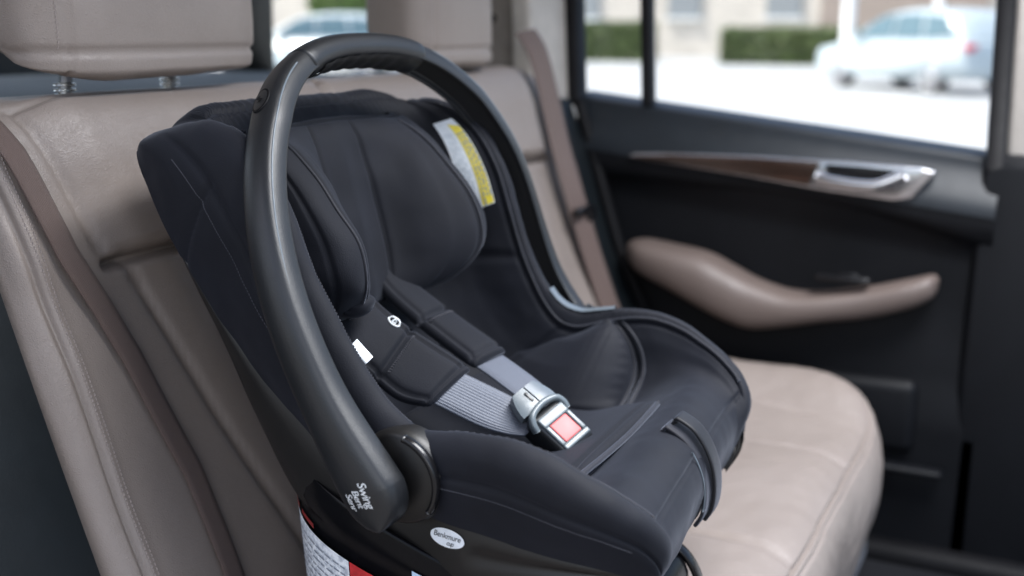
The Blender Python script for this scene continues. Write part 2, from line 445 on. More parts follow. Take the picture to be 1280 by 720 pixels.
k = 1 - .52 * np.clip((Y - 1.62) / .252, 0, 1) ** 2.6
PX = np.repeat(xp[None, :, 0], nu, 0); PZ = np.repeat(xp[None, :, 1], nu, 0)
P = np.stack([.02 + (PX - .02) * k, Y, np.minimum(PZ + ZO, 1) + .030 * gauss(Y - 1.76, .09) * sstep(.05, .2, PX)], 2)
P[..., 2] = np.maximum(P[..., 2], -.27)
N = normals(P)
if N[nu // 2, 50, 2] < 0: N = -N
D = np.zeros_like(Y); VV = np.repeat(vs_[None, :], nu, 0)
D -= .0065 * gauss(VV - 9.5, .075); D -= .0035 * gauss(VV - 9.85, .07)
for yy in (1.16, 1.48):
    top = (1 - sstep(9.45, 9.6, VV)) if yy < 1.3 else sstep(3, 3.3, VV) * (1 - sstep(9.45, 9.6, VV))
    D -= .0065 * gauss(Y - yy - .05 * (.55 - PX), .0042) * top
D -= .006 * gauss(Y - 1.655 - .03 * np.sin(PX * 9), .008) * sstep(1.5, 2.2, VV) * (1 - sstep(6.6, 7.4, VV))
D -= .006 * gauss(VV - 3.6, .16) * sstep(1.2, 1.25, Y) * (1 - sstep(1.63, 1.66, Y))
D += .007 * nz(P, 7, 3) + .0012 * nz(P, 40, 9)
D += .006 * gauss(Y - 1.32, .12) * gauss(VV - 7, 2)
P += N * D[..., None]
cush = build('cushion', P.reshape(-1, 3), grid_faces(nu, nv), M['leather'], bench)

def headrest(y0, y1, xf, z0, label=None):
    # loft in z of rounded rectangles; flat front face, side faces with a seam
    cy, hy = (y0 + y1) / 2, (y1 - y0) / 2
    ZT = [(.0, .02, .55), (.006, .0, .93), (.018, -.004, 1.0), (.06, -.004, 1.02), (.12, 0, 1.03), (.18, .004, 1.0), (.215, .012, .95), (.235, .03, .8)]
    nz_, nr = 60, 120; v = []
    zs = cr(ZT, np.linspace(0, len(ZT) - 1, nz_))
    Pn = np.zeros((nz_, nr, 3))
    for i in range(nz_):
        z, ins, wsc = zs[i]
        dx = .046 - ins * .6; 
        for j in range(nr):
            t = 2 * math.pi * j / nr; c, s_ = math.cos(t), math.sin(t); e = 5.5
            a = math.copysign(abs(c) ** (2 / e), c); b = math.copysign(abs(s_) ** (2 / e), s_)
            Pn[i, j] = (xf - .046 + dx * a + .010 * (1 - b * b) * (a > 0) - (.05 * (abs(b) ** 6) * .2), cy + hy * wsc * b, z0 + z + .055 * max(0, 1 - z / .12) * ((1 - a) / 2) ** 1.7)
    Nn = normals(Pn, False, True)
    if Nn[nz_ // 2, 0, 0] < 0: Nn = -Nn
    Yv = Pn[..., 1]; Xv = Pn[..., 0]; Zv = Pn[..., 2] - z0
    D = -.003 * gauss(Yv - (y0 + .032), .0028) * (Xv > xf - .08) - .003 * gauss(Yv - (y1 - .01), .0028) * (Xv > xf - .08)
    D += -.004 * gauss(Zv - .026, .003) * (Xv > xf - .11) 
    D += .004 * nz(Pn, 14, 2)
    Pn += Nn * D[..., None]
    f = grid_faces(nz_, nr, False, True); f.append(tuple(range(nr))); k = (nz_ - 1) * nr; f.append(tuple(range(k, k + nr))[::-1])
    o = build('headrest', Pn.reshape(-1, 3), f, M['leather'], bench)
    if label: o['label'] = label
    for yy in (cy - hy * .50, cy + hy * .42):
        mb = MB(); mb.add(*tube([(xf - .05, yy, z0 + .05), (xf - .06, yy, z0 - .01), (xf - .065, yy, z0 - .08)], .0065, 14))
        mb.add(*box((xf - .064, yy, z0 - .028), (.026, .030, .014), .004))
        for kk in range(3): mb.add(*tube([(xf - .060, yy, z0 - .004 - kk * .005), (xf - .060, yy, z0 - .006 - kk * .005)], .0105, 14))
        mb.done('headrest_post', M['chrome_post'], o)
    bv = bvh_of(o); mb = MB()
    for kk in range(46):
        z = z0 + .03 + kk * .0043
        for dy in (.0225,):
            h = bv.ray_cast(Vector((.5, y0 + dy, z)), Vector((-1, 0, 0)), 1); h2 = bv.ray_cast(Vector((.5, y0 + dy, z + .0026)), Vector((-1, 0, 0)), 1)
            if h[0] and h2[0]: mb.add(*sweep([h[0], (h[0] + h2[0]) / 2 + Vector((.0006, 0, 0)), h2[0]], circ(.0006, 6), (1, 0, 0)))
    mb.done('stitching', M['thread'], o)
    return o
headrest(.708, 1.015, -.030, .522, 'headrest beside the black seat belt side, stitched seam near its edge')
headrest(1.345, 1.575, -.030, .513, 'blurred far headrest behind the carry handle')

# ------------------------------------------------------------------ SEAT BELTS
def drape_path(pts, lift):
    o = []
    for x, y, z in pts:
        h = bench_bvh.ray_cast(Vector((.6, y, z)), Vector((-1, 0, 0)), 1.2)
        o.append((max(x, h[0].x + lift) if h[0] else x, y, z))
    return o
belt = thing('seat_belt', 'brown seat belt webbing running diagonally over the leather backrest beside the carrier', 'seat belt', (0, .62, .47), 'rear seat belts')
zz = np.linspace(.472, .0, 30)
yy_ = np.interp(zz[::-1], [-.1, .076, .16, .213, .273, .324, .374, .467, .5], [.757, .756, .752, .74, .726, .709, .689, .664, .655])[::-1]
pth = drape_path([(-.2, y, z) for y, z in zip(yy_, zz)], .005)
pth = [(-.13, .615, .523), (-.09, .630, .516), (-.05, .650, .500)] + [(x + .002, y, z) for x, y, z in pth]
P_ = np.array(pth)
for _ in range(14): P_[1:-1, 0] = np.maximum(P_[1:-1, 0], (P_[:-2, 0] + P_[2:, 0]) / 2)
Wv = [(-.003, .024, .006) for i in range(len(P_))]
v, f, uv = ribbon(P_, Wv, .0011, 130); o = build('webbing', v, f, M['web_brown'], belt, True, uv)
fb = thing('seat_belt', 'blurred seat belt hanging from the far rear pillar slot to the seat corner', 'seat belt', (0, 1.7, .5), 'rear seat belts')
fp = [(-.040, 1.692, .565), (-.020, 1.697, .53), (0.0, 1.700, .46), (.020, 1.701, .382), (.036, 1.704, .33), (.052, 1.709, .273), (.075, 1.728, .18), (.100, 1.749, .09), (.13, 1.77, .0)]
v, f, uv = ribbon(fp, [(.012, .046, .008)] * 9, .0012, 70); build('webbing', v, f, M['web_brown'], fb, True, uv)
mb = MB(); mb.add(*box((.060, 1.712, .272), (.014, .066, .014), .004, 3)); mb.add(*box((.062, 1.738, .262), (.010, .03, .022), .004, 3)); mb.done('latch_tongue', M['gloss_black'], fb)

# ------------------------------------------------------------------ INFANT CARRIER
YM = .90
def turned(P):
    # the carrier stands slightly turned in its belt path: the far side sits further back low down
    P = np.array(P, float); z = P[..., 2]; y = P[..., 1]
    P[..., 0] -= .095 * np.clip(y - .69, 0, .5) * (1 - sstep(.25, .46, z)) + .012 * sstep(.40, .55, P[..., 0])
    return P
car = thing('infant_car_seat', 'black infant carrier with upright handle, padded liner and grey harness', 'child seat', (.33, YM, .12))
# station: C(x,z)  R(x,z)  w  E(x,z)  we
ST = np.array([
 [.070, .425, .075, .425, .150, .075, .415, .165],
 [.064, .480, .070, .476, .152, .064, .460, .172],
 [.092, .505, .104, .490, .154, .068, .466, .186],
 [.120, .486, .146, .489, .164, .080, .444, .192],
 [.130, .448, .184, .466, .173, .100, .412, .196],
 [.145, .395, .215, .424, .178, .130, .370, .197],
 [.164, .330, .244, .370, .182, .172, .318, .197],
 [.196, .260, .280, .312, .183, .220, .268, .197],
 [.244, .195, .318, .268, .184, .274, .228, .198],
 [.306, .158, .352, .252, .188, .338, .205, .204],
 [.370, .160, .398, .258, .194, .388, .200, .212],
 [.430, .180, .446, .258, .196, .436, .196, .214],
 [.478, .203, .490, .247, .194, .486, .190, .211],
 [.514, .214, .526, .234, .184, .528, .184, .202],
 [.543, .206, .553, .214, .168, .556, .174, .184],
 [.557, .178, .562, .184, .152, .562, .156, .166],
 [.548, .138, .550, .142, .140, .550, .134, .150]])
def section(row, q):
    """row: station values (n,8); q signed array (m,) in [-1,1] -> (n,m,3)"""
    C = row[:, [0, 1]]; Rr = row[:, [2, 3]]; w = row[:, 4]; E = row[:, [5, 6]]; we = row[:, 7]
    Dv = Rr - C; ln = np.linalg.norm(Dv, axis=1, keepdims=True); n_ = Dv / (ln + 1e-6)
    th = .012 * np.clip(ln / .05, .35, 1)
    cps = []
    def cp(x, v): cps.append(np.concatenate([x, v[:, None]], 1))
    cp(C, 0 * w); cp(C + Dv * .015, .50 * w); cp(C + Dv * .10, .80 * w); cp(C + Dv * .46, .94 * w); cp(C + Dv * .88, .985 * w)
    cp(Rr + n_ * th, w + .008); cp(Rr + n_ * th * .3 + (E - Rr) * .08, w + .022)
    cp((Rr * .45 + E * .55), np.maximum(we + .006, w + .024)); cp(E, we)
    T = np.stack(cps, 1)                                  # n,9,3
    k = np.abs(q) * 8
    out = cr(np.moveaxis(T, 1, 0), k)                      # m,n,3
    out = np.moveaxis(out, 0, 1)
    return np.stack([out[..., 0], YM + np.sign(q)[None, :] * out[..., 2], out[..., 1]], 2)
NS, NQ = 250, 281
Sv = np.linspace(0, 16, NS); Qv = np.linspace(-1, 1, NQ)
row = cr(ST, Sv)
P = section(row, Qv)
N = normals(P)
if N[NS // 2, NQ // 2, 2] < 0: N = -N
SS = np.repeat(Sv[:, None], NQ, 1); KK = np.repeat(np.abs(Qv)[None, :] * 8, NS, 0); SG = np.repeat(np.sign(Qv)[None, :], NS, 0)
D = np.zeros_like(SS)
D += .0055 * gauss(KK - 5.6, .9) * sstep(1.5, 3, SS) * (1 - sstep(14.5, 15.5, SS))
rimseam = 4.55 - .35 * gauss(SS - 9, 1.2)
D -= .0040 * gauss(KK - rimseam, .085) * sstep(2.2, 3, SS) * (1 - sstep(14.0, 14.5, SS))
D -= .0024 * gauss(KK - 6.55, .07) * sstep(2.2, 3, SS) * (1 - sstep(14.6, 15, SS))
D -= .0030 * gauss(SS - 14.25 + .06 * (KK / 4.5) ** 4, .07) * (1 - sstep(4.4, 4.6, KK))
D -= .0030 * gauss(SS - 2.55, .07) * (1 - sstep(5.5, 6, KK))                    # crest seam of hood
D -= .0035 * gauss(SS - 6.55 - .25 * (KK - 3.5), .07) * sstep(2.3, 2.8, KK) * (1 - sstep(4.4, 4.6, KK))
D -= .0030 * gauss(SS - 4.1 - .55 * (KK - 6.6), .07) * sstep(6.5, 6.6, KK)          # outer wing seam
zipS = 10.95 - 1.0 * np.clip((KK - 2.6) / 2.0, -1.2, 1.2) ** 2 * np.where(KK > 2.6, 1, .2)
D -= .0060 * gauss(SS - zipS, .08) * sstep(1.2, 1.7, KK) * (1 - sstep(4.4, 4.6, KK))
D -= .0025 * gauss(SS - 8.45 - .2 * (KK - 3), .07) * sstep(1.8, 2.4, KK) * (1 - sstep(4.3, 4.5, KK))
D += .004 * gauss(SS - 12.7, 1.0) * (1 - sstep(2, 3, KK))
wr = nz(P, 22, 1); wr2 = nz(P, 60, 4)
D += .0016 * wr + .0006 * wr2
D += .0022 * np.sin(KK * 34 + SS * 3) * gauss(SS - 2.4, .5) * gauss(KK - 2.2, 1.4)   # gathered top edge
D += .0010 * np.sin(SS * 40) * gauss(KK - 4.8, .25) * sstep(9, 10, SS) * (1 - sstep(11, 12, SS))
P = turned(P + N * D[..., None])
liner = build('liner', P.reshape(-1, 3), grid_faces(NS, NQ), M['fabric'], car)
LP = P; LN = N
def lin(s, k, sg, lift=0):
    i = min(NS - 1, max(0, s / 16 * (NS - 1))); j = (sg * k / 8 + 1) / 2 * (NQ - 1); j = min(NQ - 1, max(0, j))
    i0, j0 = int(min(i, NS - 2)), int(min(j, NQ - 2)); a, b = i - i0, j - j0
    bl = lambda A: (A[i0, j0] * (1 - a) + A[i0 + 1, j0] * a) * (1 - b) + (A[i0, j0 + 1] * (1 - a) + A[i0 + 1, j0 + 1] * a) * b
    return bl(LP) + bl(LN) * lift
def kz(k): return 10.95 - 1.0 * min(1.2, max(-1.2, (k - 2.6) / 2.0)) ** 2 * (1 if k > 2.6 else .2)
for sg in (-1, 1):
    for off, rr in ((-.10, .0021), (.12, .0024)):
        path = [lin(kz(k) + off, k, sg, .0012) for k in np.linspace(1.55, 4.5, 26)]
        build('piping', *tube(path, rr, 8), M['piping'], liner)
    path = [lin(s, 4.72 - .35 * math.exp(-((s - 9) / 1.2) ** 2), sg, .0005) for s in np.linspace(3.2, 13.9, 90)]
    build('piping', *tube(path, .0016, 8), M['piping'], liner)

for sg in (-1, 1):
    for kx, s0, s1, n_ in ((4.95, 9.6, 13.8, 95), (4.95, 3.2, 8.6, 120), (6.85, 3.2, 13.6, 230)):
        mb = MB()
        for i in range(n_):
            a_ = s0 + (s1 - s0) * i / n_; b_ = a_ + (s1 - s0) / n_ * .62
            q0, q1 = lin(a_, kx, sg, .0002), lin(b_, kx, sg, .0002)
            mb.add(*sweep([q0, (q0 + q1) / 2 + np.array([0, 0, .0003]), q1], circ(.00045, 5), (.3, .2, 1)))
        mb.done('stitching', M['thread_dark'], liner)
for sg in (-1, 1):                      # plump hip pads closed by the piped seam
    v = []; n1, n2 = 60, 50
    for i in range(n1):
        k_ = 1.25 + 3.30 * i / (n1 - 1)
        sl = float(np.interp(k_, [1.2, 2.0, 3.0, 3.8, 4.55], [8.55, 8.15, 8.25, 8.75, 9.75])); sr = kz(k_) - .12
        for j in range(n2):
            a_ = j / (n2 - 1); b_ = i / (n1 - 1)
            hgt = (max(0, math.sin(math.pi * a_ ** 1.25)) ** .55) * (math.sin(math.pi * (.03 + .94 * b_)) ** .5)
            pk = .0012 * math.sin(b_ * 70) * math.exp(-((a_ - .95) / .06) ** 2)
            ss = sl + (sr - sl) * a_; q0 = lin(ss, k_, sg, -.002)
            e0, e1 = lin(ss, 1.25, sg), lin(ss, 4.55, sg); chord = e0 + (e1 - e0) * b_
            w_ = .92 * max(0, math.sin(math.pi * a_ ** 1.2)) ** .6 * min(1, 7 * b_ * (1 - b_))
            nn = np.array([.25, -sg * .75, .60]) * (.016 * hgt)
            v.append(q0 * (1 - w_) + chord * w_ + nn + lin(ss, k_, sg, pk * .5) - lin(ss, k_, sg, 0))
    build('hip_pad', v, grid_faces(n1, n2), M['fabric'], liner)
# hard shell below the liner
BZ = np.array([[.085, .418], [.080, .445], [.088, .455], [.094, .435], [.106, .395], [.122, .352], [.145, .300], [.172, .230], [.215, .155], [.290, .112], [.370, .104], [.430, .116], [.478, .138], [.512, .152], [.538, .158], [.550, .150], [.545, .138]])
Br = cr(BZ, Sv)
NQ2 = 121; q2 = np.linspace(-1, 1, NQ2)
E = row[:, [5, 6]]; we = row[:, 7]
T = []
for fr_, wf, dx in ((0, 0, 0), (.005, .45, 0), (.05, .78, 0), (.30, .93, 0), (.70, .975, 0), (1.0, .965, 0), (1.12, .93, 0)):
    pos = Br + (E - Br) * fr_; T.append(np.concatenate([pos, (we * wf)[:, None]], 1))
T = np.stack(T, 1); kk = np.abs(q2) * 6
out = np.moveaxis(cr(np.moveaxis(T, 1, 0), kk), 0, 1)
PS = np.stack([out[..., 0], YM + np.sign(q2)[None, :] * out[..., 2], out[..., 1]], 2)
NSn = normals(PS)
if NSn[NS // 2, NQ2 // 2, 2] > 0: NSn = -NSn
KS = np.repeat(kk[None, :], NS, 0); S2 = np.repeat(Sv[:, None], NQ2, 1)
Dsh = -.004 * gauss(KS - 4.1, .25) * sstep(10.2, 10.6, S2) + .003 * gauss(S2 - 8.3, .5) * sstep(2.5, 3.5, KS)
PS = turned(PS + NSn * Dsh[..., None])
shell = build('shell', PS.reshape(-1, 3), grid_faces(NS, NQ2), M['shell'], car)

# handle hubs, one on each side
PIV = (.340, .230)
hubs = []
for sg in (-1, 1):
    c = (PIV[0] + .008, YM + sg * .208, PIV[1] + .002)
    pr = [(.0, -.012), (.037, -.012), (.039, .004), (.037, .010), (.034, .012), (.0, .012)]
    c = tuple(turned(c)); v, f = lathe_y(c, [(max(r, .0005), y * sg) for r, y in pr], 56)
    hb = build('handle_hub', v, f, M['shell'], car, True, None, 40)
    # raised curved guide rib on the hub
    path = [(c[0] + .0360 * math.cos(t), YM + sg * .2225, c[2] + .0360 * math.sin(t)) for t in np.linspace(-.6, 1.35, 26)]
    build('guide_rib', *sweep(path, superprof(.0028, .004, 3, 12), (0, 1, 0)), M['gloss_black'], hb)

# carry handle
UPD = np.array([-.468, 0, .884]); HN = np.array([.884, 0, .468])        # in-plane up, plane normal (towards the foot end)
def hpt(t):
    n = 2.6; c, s_ = math.cos(t), math.sin(t)
    v = -.243 * math.copysign(abs(c) ** (2 / n), c); h = .361 * abs(s_) ** (2 / n)
    bow = -.012 * math.sin(min(1, h / .30) * math.pi)
    return turned(np.array([PIV[0], YM + v, PIV[1]]) + UPD * h + HN * bow)
# arc-length spacing
dense = np.array([hpt(t) for t in np.linspace(0, math.pi, 2000)]); L = np.concatenate([[0], np.cumsum(np.linalg.norm(np.diff(dense, axis=0), axis=1))])
def harc(s): 
    x = np.asarray(s) * L[-1]; return np.stack([np.interp(x, L, dense[:, i]) for i in range(3)], 1)
nh = 180; hp = harc(np.linspace(0, 1, nh))
Tt = np.gradient(hp, axis=0); Tt /= np.linalg.norm(Tt, axis=1, keepdims=True)
OUT = np.cross(Tt, HN); 
if np.dot(OUT[nh // 2], UPD) < 0: OUT = -OUT
prof = []                                    # (across, out) : domed outside, hollowed inside
for a, b in [(-1, -.55), (-1.02, -.1), (-.98, .35), (-.86, .70), (-.62, .92), (-.3, 1.02), (0, 1.05), (.3, 1.02), (.62, .92), (.86, .70), (.98, .35), (1.02, -.1), (1, -.55), (.93, -.74), (.80, -.74), (.74, -.60), (.66, -.30), (.3, -.22), (0, -.2), (-.3, -.22), (-.66, -.30), (-.74, -.60), (-.80, -.74), (-.93, -.74)]: prof.append((a, b))
prof = np.array(prof)
# finer profile
pc = np.vstack([prof, prof[:1]]); pf = cr(pc, np.linspace(0, len(pc) - 1, 73))[:-1]
v = []
hx = [(hp[0] - UPD * d, OUT[0], 0, d) for d in .030 * np.sin(np.linspace(math.pi / 2 * .985, .06, 14))] + [(hp[i], OUT[i], i / (nh - 1), 0) for i in range(nh)] + [(hp[-1] - UPD * d, OUT[-1], 1, d) for d in .030 * np.sin(np.linspace(.06, math.pi / 2 * .985, 14))]
for hpi, oi, s, dd in hx:
    e_ = min(s, 1 - s)
    ha = .0168 + .0025 * (1 - sstep(0, .28, e_)) + .0062 * (1 - sstep(-.02, .09, e_)) - .0008 * sstep(.3, .5, e_); ho = .0128 + .0025 * (1 - sstep(0, .12, e_))
    ha *= math.sqrt(max(.0004, 1 - (dd / .030) ** 2))
    for a, b in pf: v.append(hpi + HN * a * ha + oi * (b * ho - .16 * dd * (b > 0) * b * .5))
f = grid_faces(len(hx), len(pf), False, True)
f.append(tuple(range(len(pf)))); k0 = (len(hx) - 1) * len(pf); f.append(tuple(range(k0, k0 + len(pf)))[::-1])
mb = MB(); mb.add(v, f)
handle = mb.done('carry_handle', M['handle'], car, True, 50)
for sg in (-1, 1):
    build('mould_seam', *tube([hp[i] + HN * .0158 * 1.0 + OUT[i] * .0062 for i in range(8, 70)] if sg < 0 else [hp[i] + HN * .0158 + OUT[i] * .0062 for i in range(110, 172)], .0009, 6), M['trim_grey'], handle)
# grip sleeve round the top of the handle
sv = np.linspace(.405, .60, 60); gp = harc(sv); Tg = np.gradient(gp, axis=0); Tg /= np.linalg.norm(Tg, axis=1, keepdims=True)
Og = np.cross(Tg, HN)
if np.dot(Og[30], UPD) < 0: Og = -Og
v = []; sp = superprof(1, 1, 2.6, 40)
for i in range(60):
    e_ = min(i, 59 - i) / 59; k_ = .955 + .05 * sstep(0, .05, e_)
    for a, b in sp: v.append(gp[i] + HN * a * .0190 * k_ + Og[i] * ((b * .0142 if b > 0 else b * .0125) * k_ - .0002))
f = grid_faces(60, 40, False, True); f.append(tuple(range(40))); f.append(tuple(range(59 * 40, 60 * 40))[::-1])
build('grip', v, f, M['handle'], handle)
v = []
for i in range(6, 54):
    for a in np.linspace(-.78, .78, 14):
        b = -abs(1 - abs(a) ** 2.6) ** (1 / 2.6)
        rib = .0012 * (1 + math.sin(i * .9)) * .5
        v.append(gp[i] + HN * a * .0190 * 1.0 + Og[i] * (b * .0125 * 1.005 - .0012 - rib))
build('grip_underside', v, grid_faces(48, 14), M['handle_dark'], handle)
# dark hollow strip along the inner side
v = []; ii = [i for i in range(nh) if .05 < i / (nh - 1) < .95]
for i in ii:
    for a in np.linspace(-.68, .68, 7): v.append(hp[i] + HN * a * .0178 + OUT[i] * (-.30 * .0128))
build('inner_channel', v, grid_faces(len(ii), 7), M['handle_dark'], handle)
# release buttons near the top
hbv = bvh_of(handle)
for s_c in (.335, .665):
    c = harc([s_c])[0]; t_ = harc([s_c + .005])[0] - harc([s_c - .005])[0]; t_ /= np.linalg.norm(t_)
    o_ = np.cross(t_, HN); o_ = -o_ if o_.dot(UPD) < 0 else o_
    ring = [(.0125 * math.cos(a), .0085 * math.sin(a)) for a in np.linspace(0, 2 * math.pi, 36, endpoint=False)]
    rp = drape(hbv, ring, c, t_, HN, o_, .0002)
    bt = build('release_button', *sweep(rp, circ(.0011, 8), tuple(o_), closed=True), M['seal'], handle)
    pts2, ff = patch(lambda u, v_: (.0115 * u * math.cos(v_ * 2 * math.pi), .0077 * u * math.sin(v_ * 2 * math.pi)), 6, 33)
    build('button_cap', drape(hbv, pts2, c, t_, HN, o_, .0012), ff, M['handle'], bt)
    pts2, ff = patch(lambda u, v_: (.004 * (v_ * 2 - 1), .0022 * (u * 2 - 1) + .002 * math.sin(v_ * 6)), 3, 14)
    build('mark', drape(hbv, pts2, c, t_, HN, o_, .0018), ff, M['seal'], bt)
# white script on the outer face of the near hub end
c = (PIV[0] - .002, YM - .262, PIV[1] + .000)
Nn, Uu, Vv = (0, -1, 0), Vector((.42, 0, -.91)), Vector((.91, 0, .42))
mb = MB()
for s_, sz, du, dv in (('Swing', .0100, 0, .0068), ('Bent', .0085, .001, -.0012), ('Senr', .0085, .002, -.0085)):
    t2, tf = text2d(s_, sz, .25, .9)
    mb.add(drape(hbv, [(a + du, b + dv) for a, b in t2], c, Uu, Vv, Nn, .0004), tf)
mb.done('lettering', M['logo'], handle, False)

# ---- infant head support
HS = np.array([  # C(x,z) L(x,z) vl
 [.104, .466, .108, .466, .082], [.118, .483, .124, .480, .092], [.134, .464, .156, .465, .102], [.144, .430, .192, .434, .106],
 [.154, .392, .222, .393, .108], [.164, .352, .232, .352, .104], [.172, .322, .212, .324, .088], [.170, .304, .184, .306, .068], [.158, .298, .160, .298, .055]])
nr_, nq_ = 130, 171
rv = np.linspace(0, 8, nr_); qv = np.linspace(-1, 1, nq_); rw = cr(HS, rv)
C_ = rw[:, [0, 1]]; L_ = rw[:, [2, 3]]; vl = rw[:, 4]; Dv = L_ - C_
cps = []
for fx, fv, ad in ((0, 0, 0), (.0, .30, 0), (.25, .58, 0), (.66, .84, 0), (1.0, .98, 0), (.98, 1.0, .020), (.55, 1.0, .030), (.0, 1.0, .026)):
    cps.append(np.concatenate([C_ + Dv * fx, (vl * fv + ad)[:, None]], 1))
T = np.stack(cps, 1); kq = np.abs(qv) * 7
out = np.moveaxis(cr(np.moveaxis(T, 1, 0), kq), 0, 1)
PH = np.stack([out[..., 0] + .010, YM + np.sign(qv)[None, :] * out[..., 2], out[..., 1]], 2)
NH = normals(PH)
if NH[nr_ // 2, nq_ // 2, 0] < 0: NH = -NH
KQ = np.repeat(kq[None, :], nr_, 0); RV = np.repeat(rv[:, None], nq_, 1)
D = .016 * gauss(KQ - 2.7, 1.2) * gauss(RV - 4.6, 2.2) + .005 * gauss(KQ, .8) * gauss(RV - 4, 2)
D -= .0055 * gauss(KQ - 1.15, .07) * sstep(1.2, 1.8, RV)
D -= .0032 * gauss(KQ - 4.05, .06) * sstep(1.5, 2.2, RV); D -= .003 * gauss(KQ - 5.4, .06) * sstep(1.5, 2.2, RV)
D -= .003 * gauss(RV - 1.25, .07)
D += .0028 * nz(PH, 26, 8)
PH = PH + NH * D[..., None]
head = build('head_support', PH.reshape(-1, 3), grid_faces(nr_, nq_), M['pad'], car)
ip = lambda r_, k_, sg, lf: PH[int(r_ / 8 * (nr_ - 1)), int(round((sg * k_ / 7 + 1) / 2 * (nq_ - 1)))] + NH[int(r_ / 8 * (nr_ - 1)), int(round((sg * k_ / 7 + 1) / 2 * (nq_ - 1)))] * lf
for sg in (-1, 1):
    build('piping', *tube([ip(r_, 4.2, sg, .0004) for r_ in np.linspace(1.6, 6.9, 40)], .0015, 8), M['piping'], head)
    if sg > 0: continue
    # rounded lower tail of the side bolster
    cc = np.array([.222, YM + sg * .092, .326]); v = []
    for i in range(13):
        for j in range(20):
            a, b = math.pi * i / 12, 2 * math.pi * j / 20
            d = np.array([math.sin(a) * math.cos(b) * .019, math.cos(a) * .024, math.sin(a) * math.sin(b) * .010])
            v.append(cc + np.array([d[0] * .9 - d[2] * .3, d[1] * .8 - sg * .004, d[2] + d[0] * .2]) * (1 + .06 * math.sin(3 * b)))
    build('bolster_tail', v, grid_faces(13, 20, False, True), M['pad'], head)

# ---- harness
pad_groove = lambda s, a: .55 * math.exp(-((s - .64) / .014) ** 2) + .40 * math.exp(-((abs(a) - .78) / .05) ** 2) * (s < .95) + .35 * math.exp(-((a + .05) / .035) ** 2) * (s < .60) + .3 * math.exp(-((s - .95) / .012) ** 2)
NL = [(.148, .799, .345), (.176, .802, .317), (.202, .805, .288), (.232, .814, .260), (.258, .822, .239), (.286, .831, .234)]
NR = [(.158, .862, .362), (.185, .862, .340), (.212, .862, .316), (.240, .866, .297), (.270, .873, .279), (.302, .881, .258)]
FL = [(.140, .918, .350), (.165, .917, .330), (.188, .915, .310), (.220, .912, .290), (.255, .909, .271), (.292, .906, .252)]
FR = [(.145, .968, .350), (.168, .967, .330), (.193, .965, .308), (.224, .962, .291), (.262, .957, .274), (.303, .951, .257)]
pads = []
for A, B in ((NL, NR), (FL, FR)):
    v, f = pillow(A, B, .0100, 90, 3.0, (1, 0, 1), pad_groove)
    pads.append(build('shoulder_pad', v, f, M['pad'], car))
pbv = bvh_of(*pads)
c = np.array([.232, .856, .300]); N_, U_, V_ = ortho((.75, -.35, .65), (.5, .1, -.6))
ring = lambda r: [(r * math.cos(a), .8 * r * math.sin(a)) for a in np.linspace(0, 2 * math.pi, 28, endpoint=False)]
bd = build('emblem', *sweep(drape(pbv, ring(.0062), c, U_, V_, N_, .0006), circ(.0009, 6), tuple(N_), closed=True), M['logo'], pads[0])
mb = MB(); t2, tf = text2d('B', .009); mb.add(drape(pbv, t2, c, U_, V_, N_, .0008), tf); mb.done('lettering', M['logo'], bd, False)
# zig-zag stitches across both pads
for pd, A, B in ((pads[0], NL, NR), (pads[1], FL, FR)):
    a_, b_ = resample(np.array(A), 100), resample(np.array(B), 100); mb = MB()
    for q in np.linspace(.14, .86, 20):
        for i0 in (66,):
            p0 = a_[i0] * (1 - q) + b_[i0] * q; p1 = a_[i0 + 1] * (1 - q - .012) + b_[i0 + 1] * (q + .012)
            nn = Vector((.62, -.2, .75)).normalized()
            pts = []
            for p in (p0, p1):
                h = pbv.ray_cast(Vector(p) + nn * .03, -nn, .06)
                if h[0]: pts.append(h[0] + nn * .0003)
            if len(pts) == 2: mb.add(*sweep([pts[0], (pts[0] + pts[1]) / 2 + nn * .0006, pts[1]], circ(.0006, 6), tuple(nn)))
    mb.done('stitching', M['thread_dark'], pd)
for path, wv in (([(.245, .848, .262), (.280, .853, .250), (.300, .859, .241), (.331, .873, .224), (.352, .882, .214), (.366, .887, .209)], [(.016, .036, .020)] * 4 + [(.014, .032, .016), (.010, .026, .010)]),
                 ([(.250, .935, .268), (.285, .931, .256), (.310, .926, .247), (.338, .919, .236), (.358, .914, .228), (.370, .911, .222)], [(.006, .038, .004)] * 4 + [(.004, .034, .004), (.002, .026, .002)])):
    v, f, uv = ribbon(path, wv, .0012, 60); build('harness_strap', v, f, M['web_grey'], car, True, uv)
# buckle
BC = Vector((.381, .892, .218)); bx = Vector((.66, -.04, -.46)).normalized(); bn = Vector((.52, -.42, .74)); bn = (bn - bx * bn.dot(bx)).normalized(); by = bn.cross(bx)
RM = Matrix((bx, by, bn)).transposed()      # local x along strap (down), y across, z outwards
def loc(p): return tuple(BC + RM @ (Vector(p) * 1.1))
def locs(vf): return [loc(p) for p in vf[0]], vf[1]
buckle = build('buckle', *locs(box((.011, 0, -.010), (.046, .0375, .028), .006, 4)), M['buckle_dark'], car)
mb = MB(); outl = [(-.009, -.0165), (.028, -.0165), (.031, -.013), (.031, .013), (.028, .0165), (-.009, .0165), (-.011, .013), (-.011, -.013)]
inn = [(.004, -.0105), (.0235, -.0105), (.0235, .0105), (.004, .0105)]
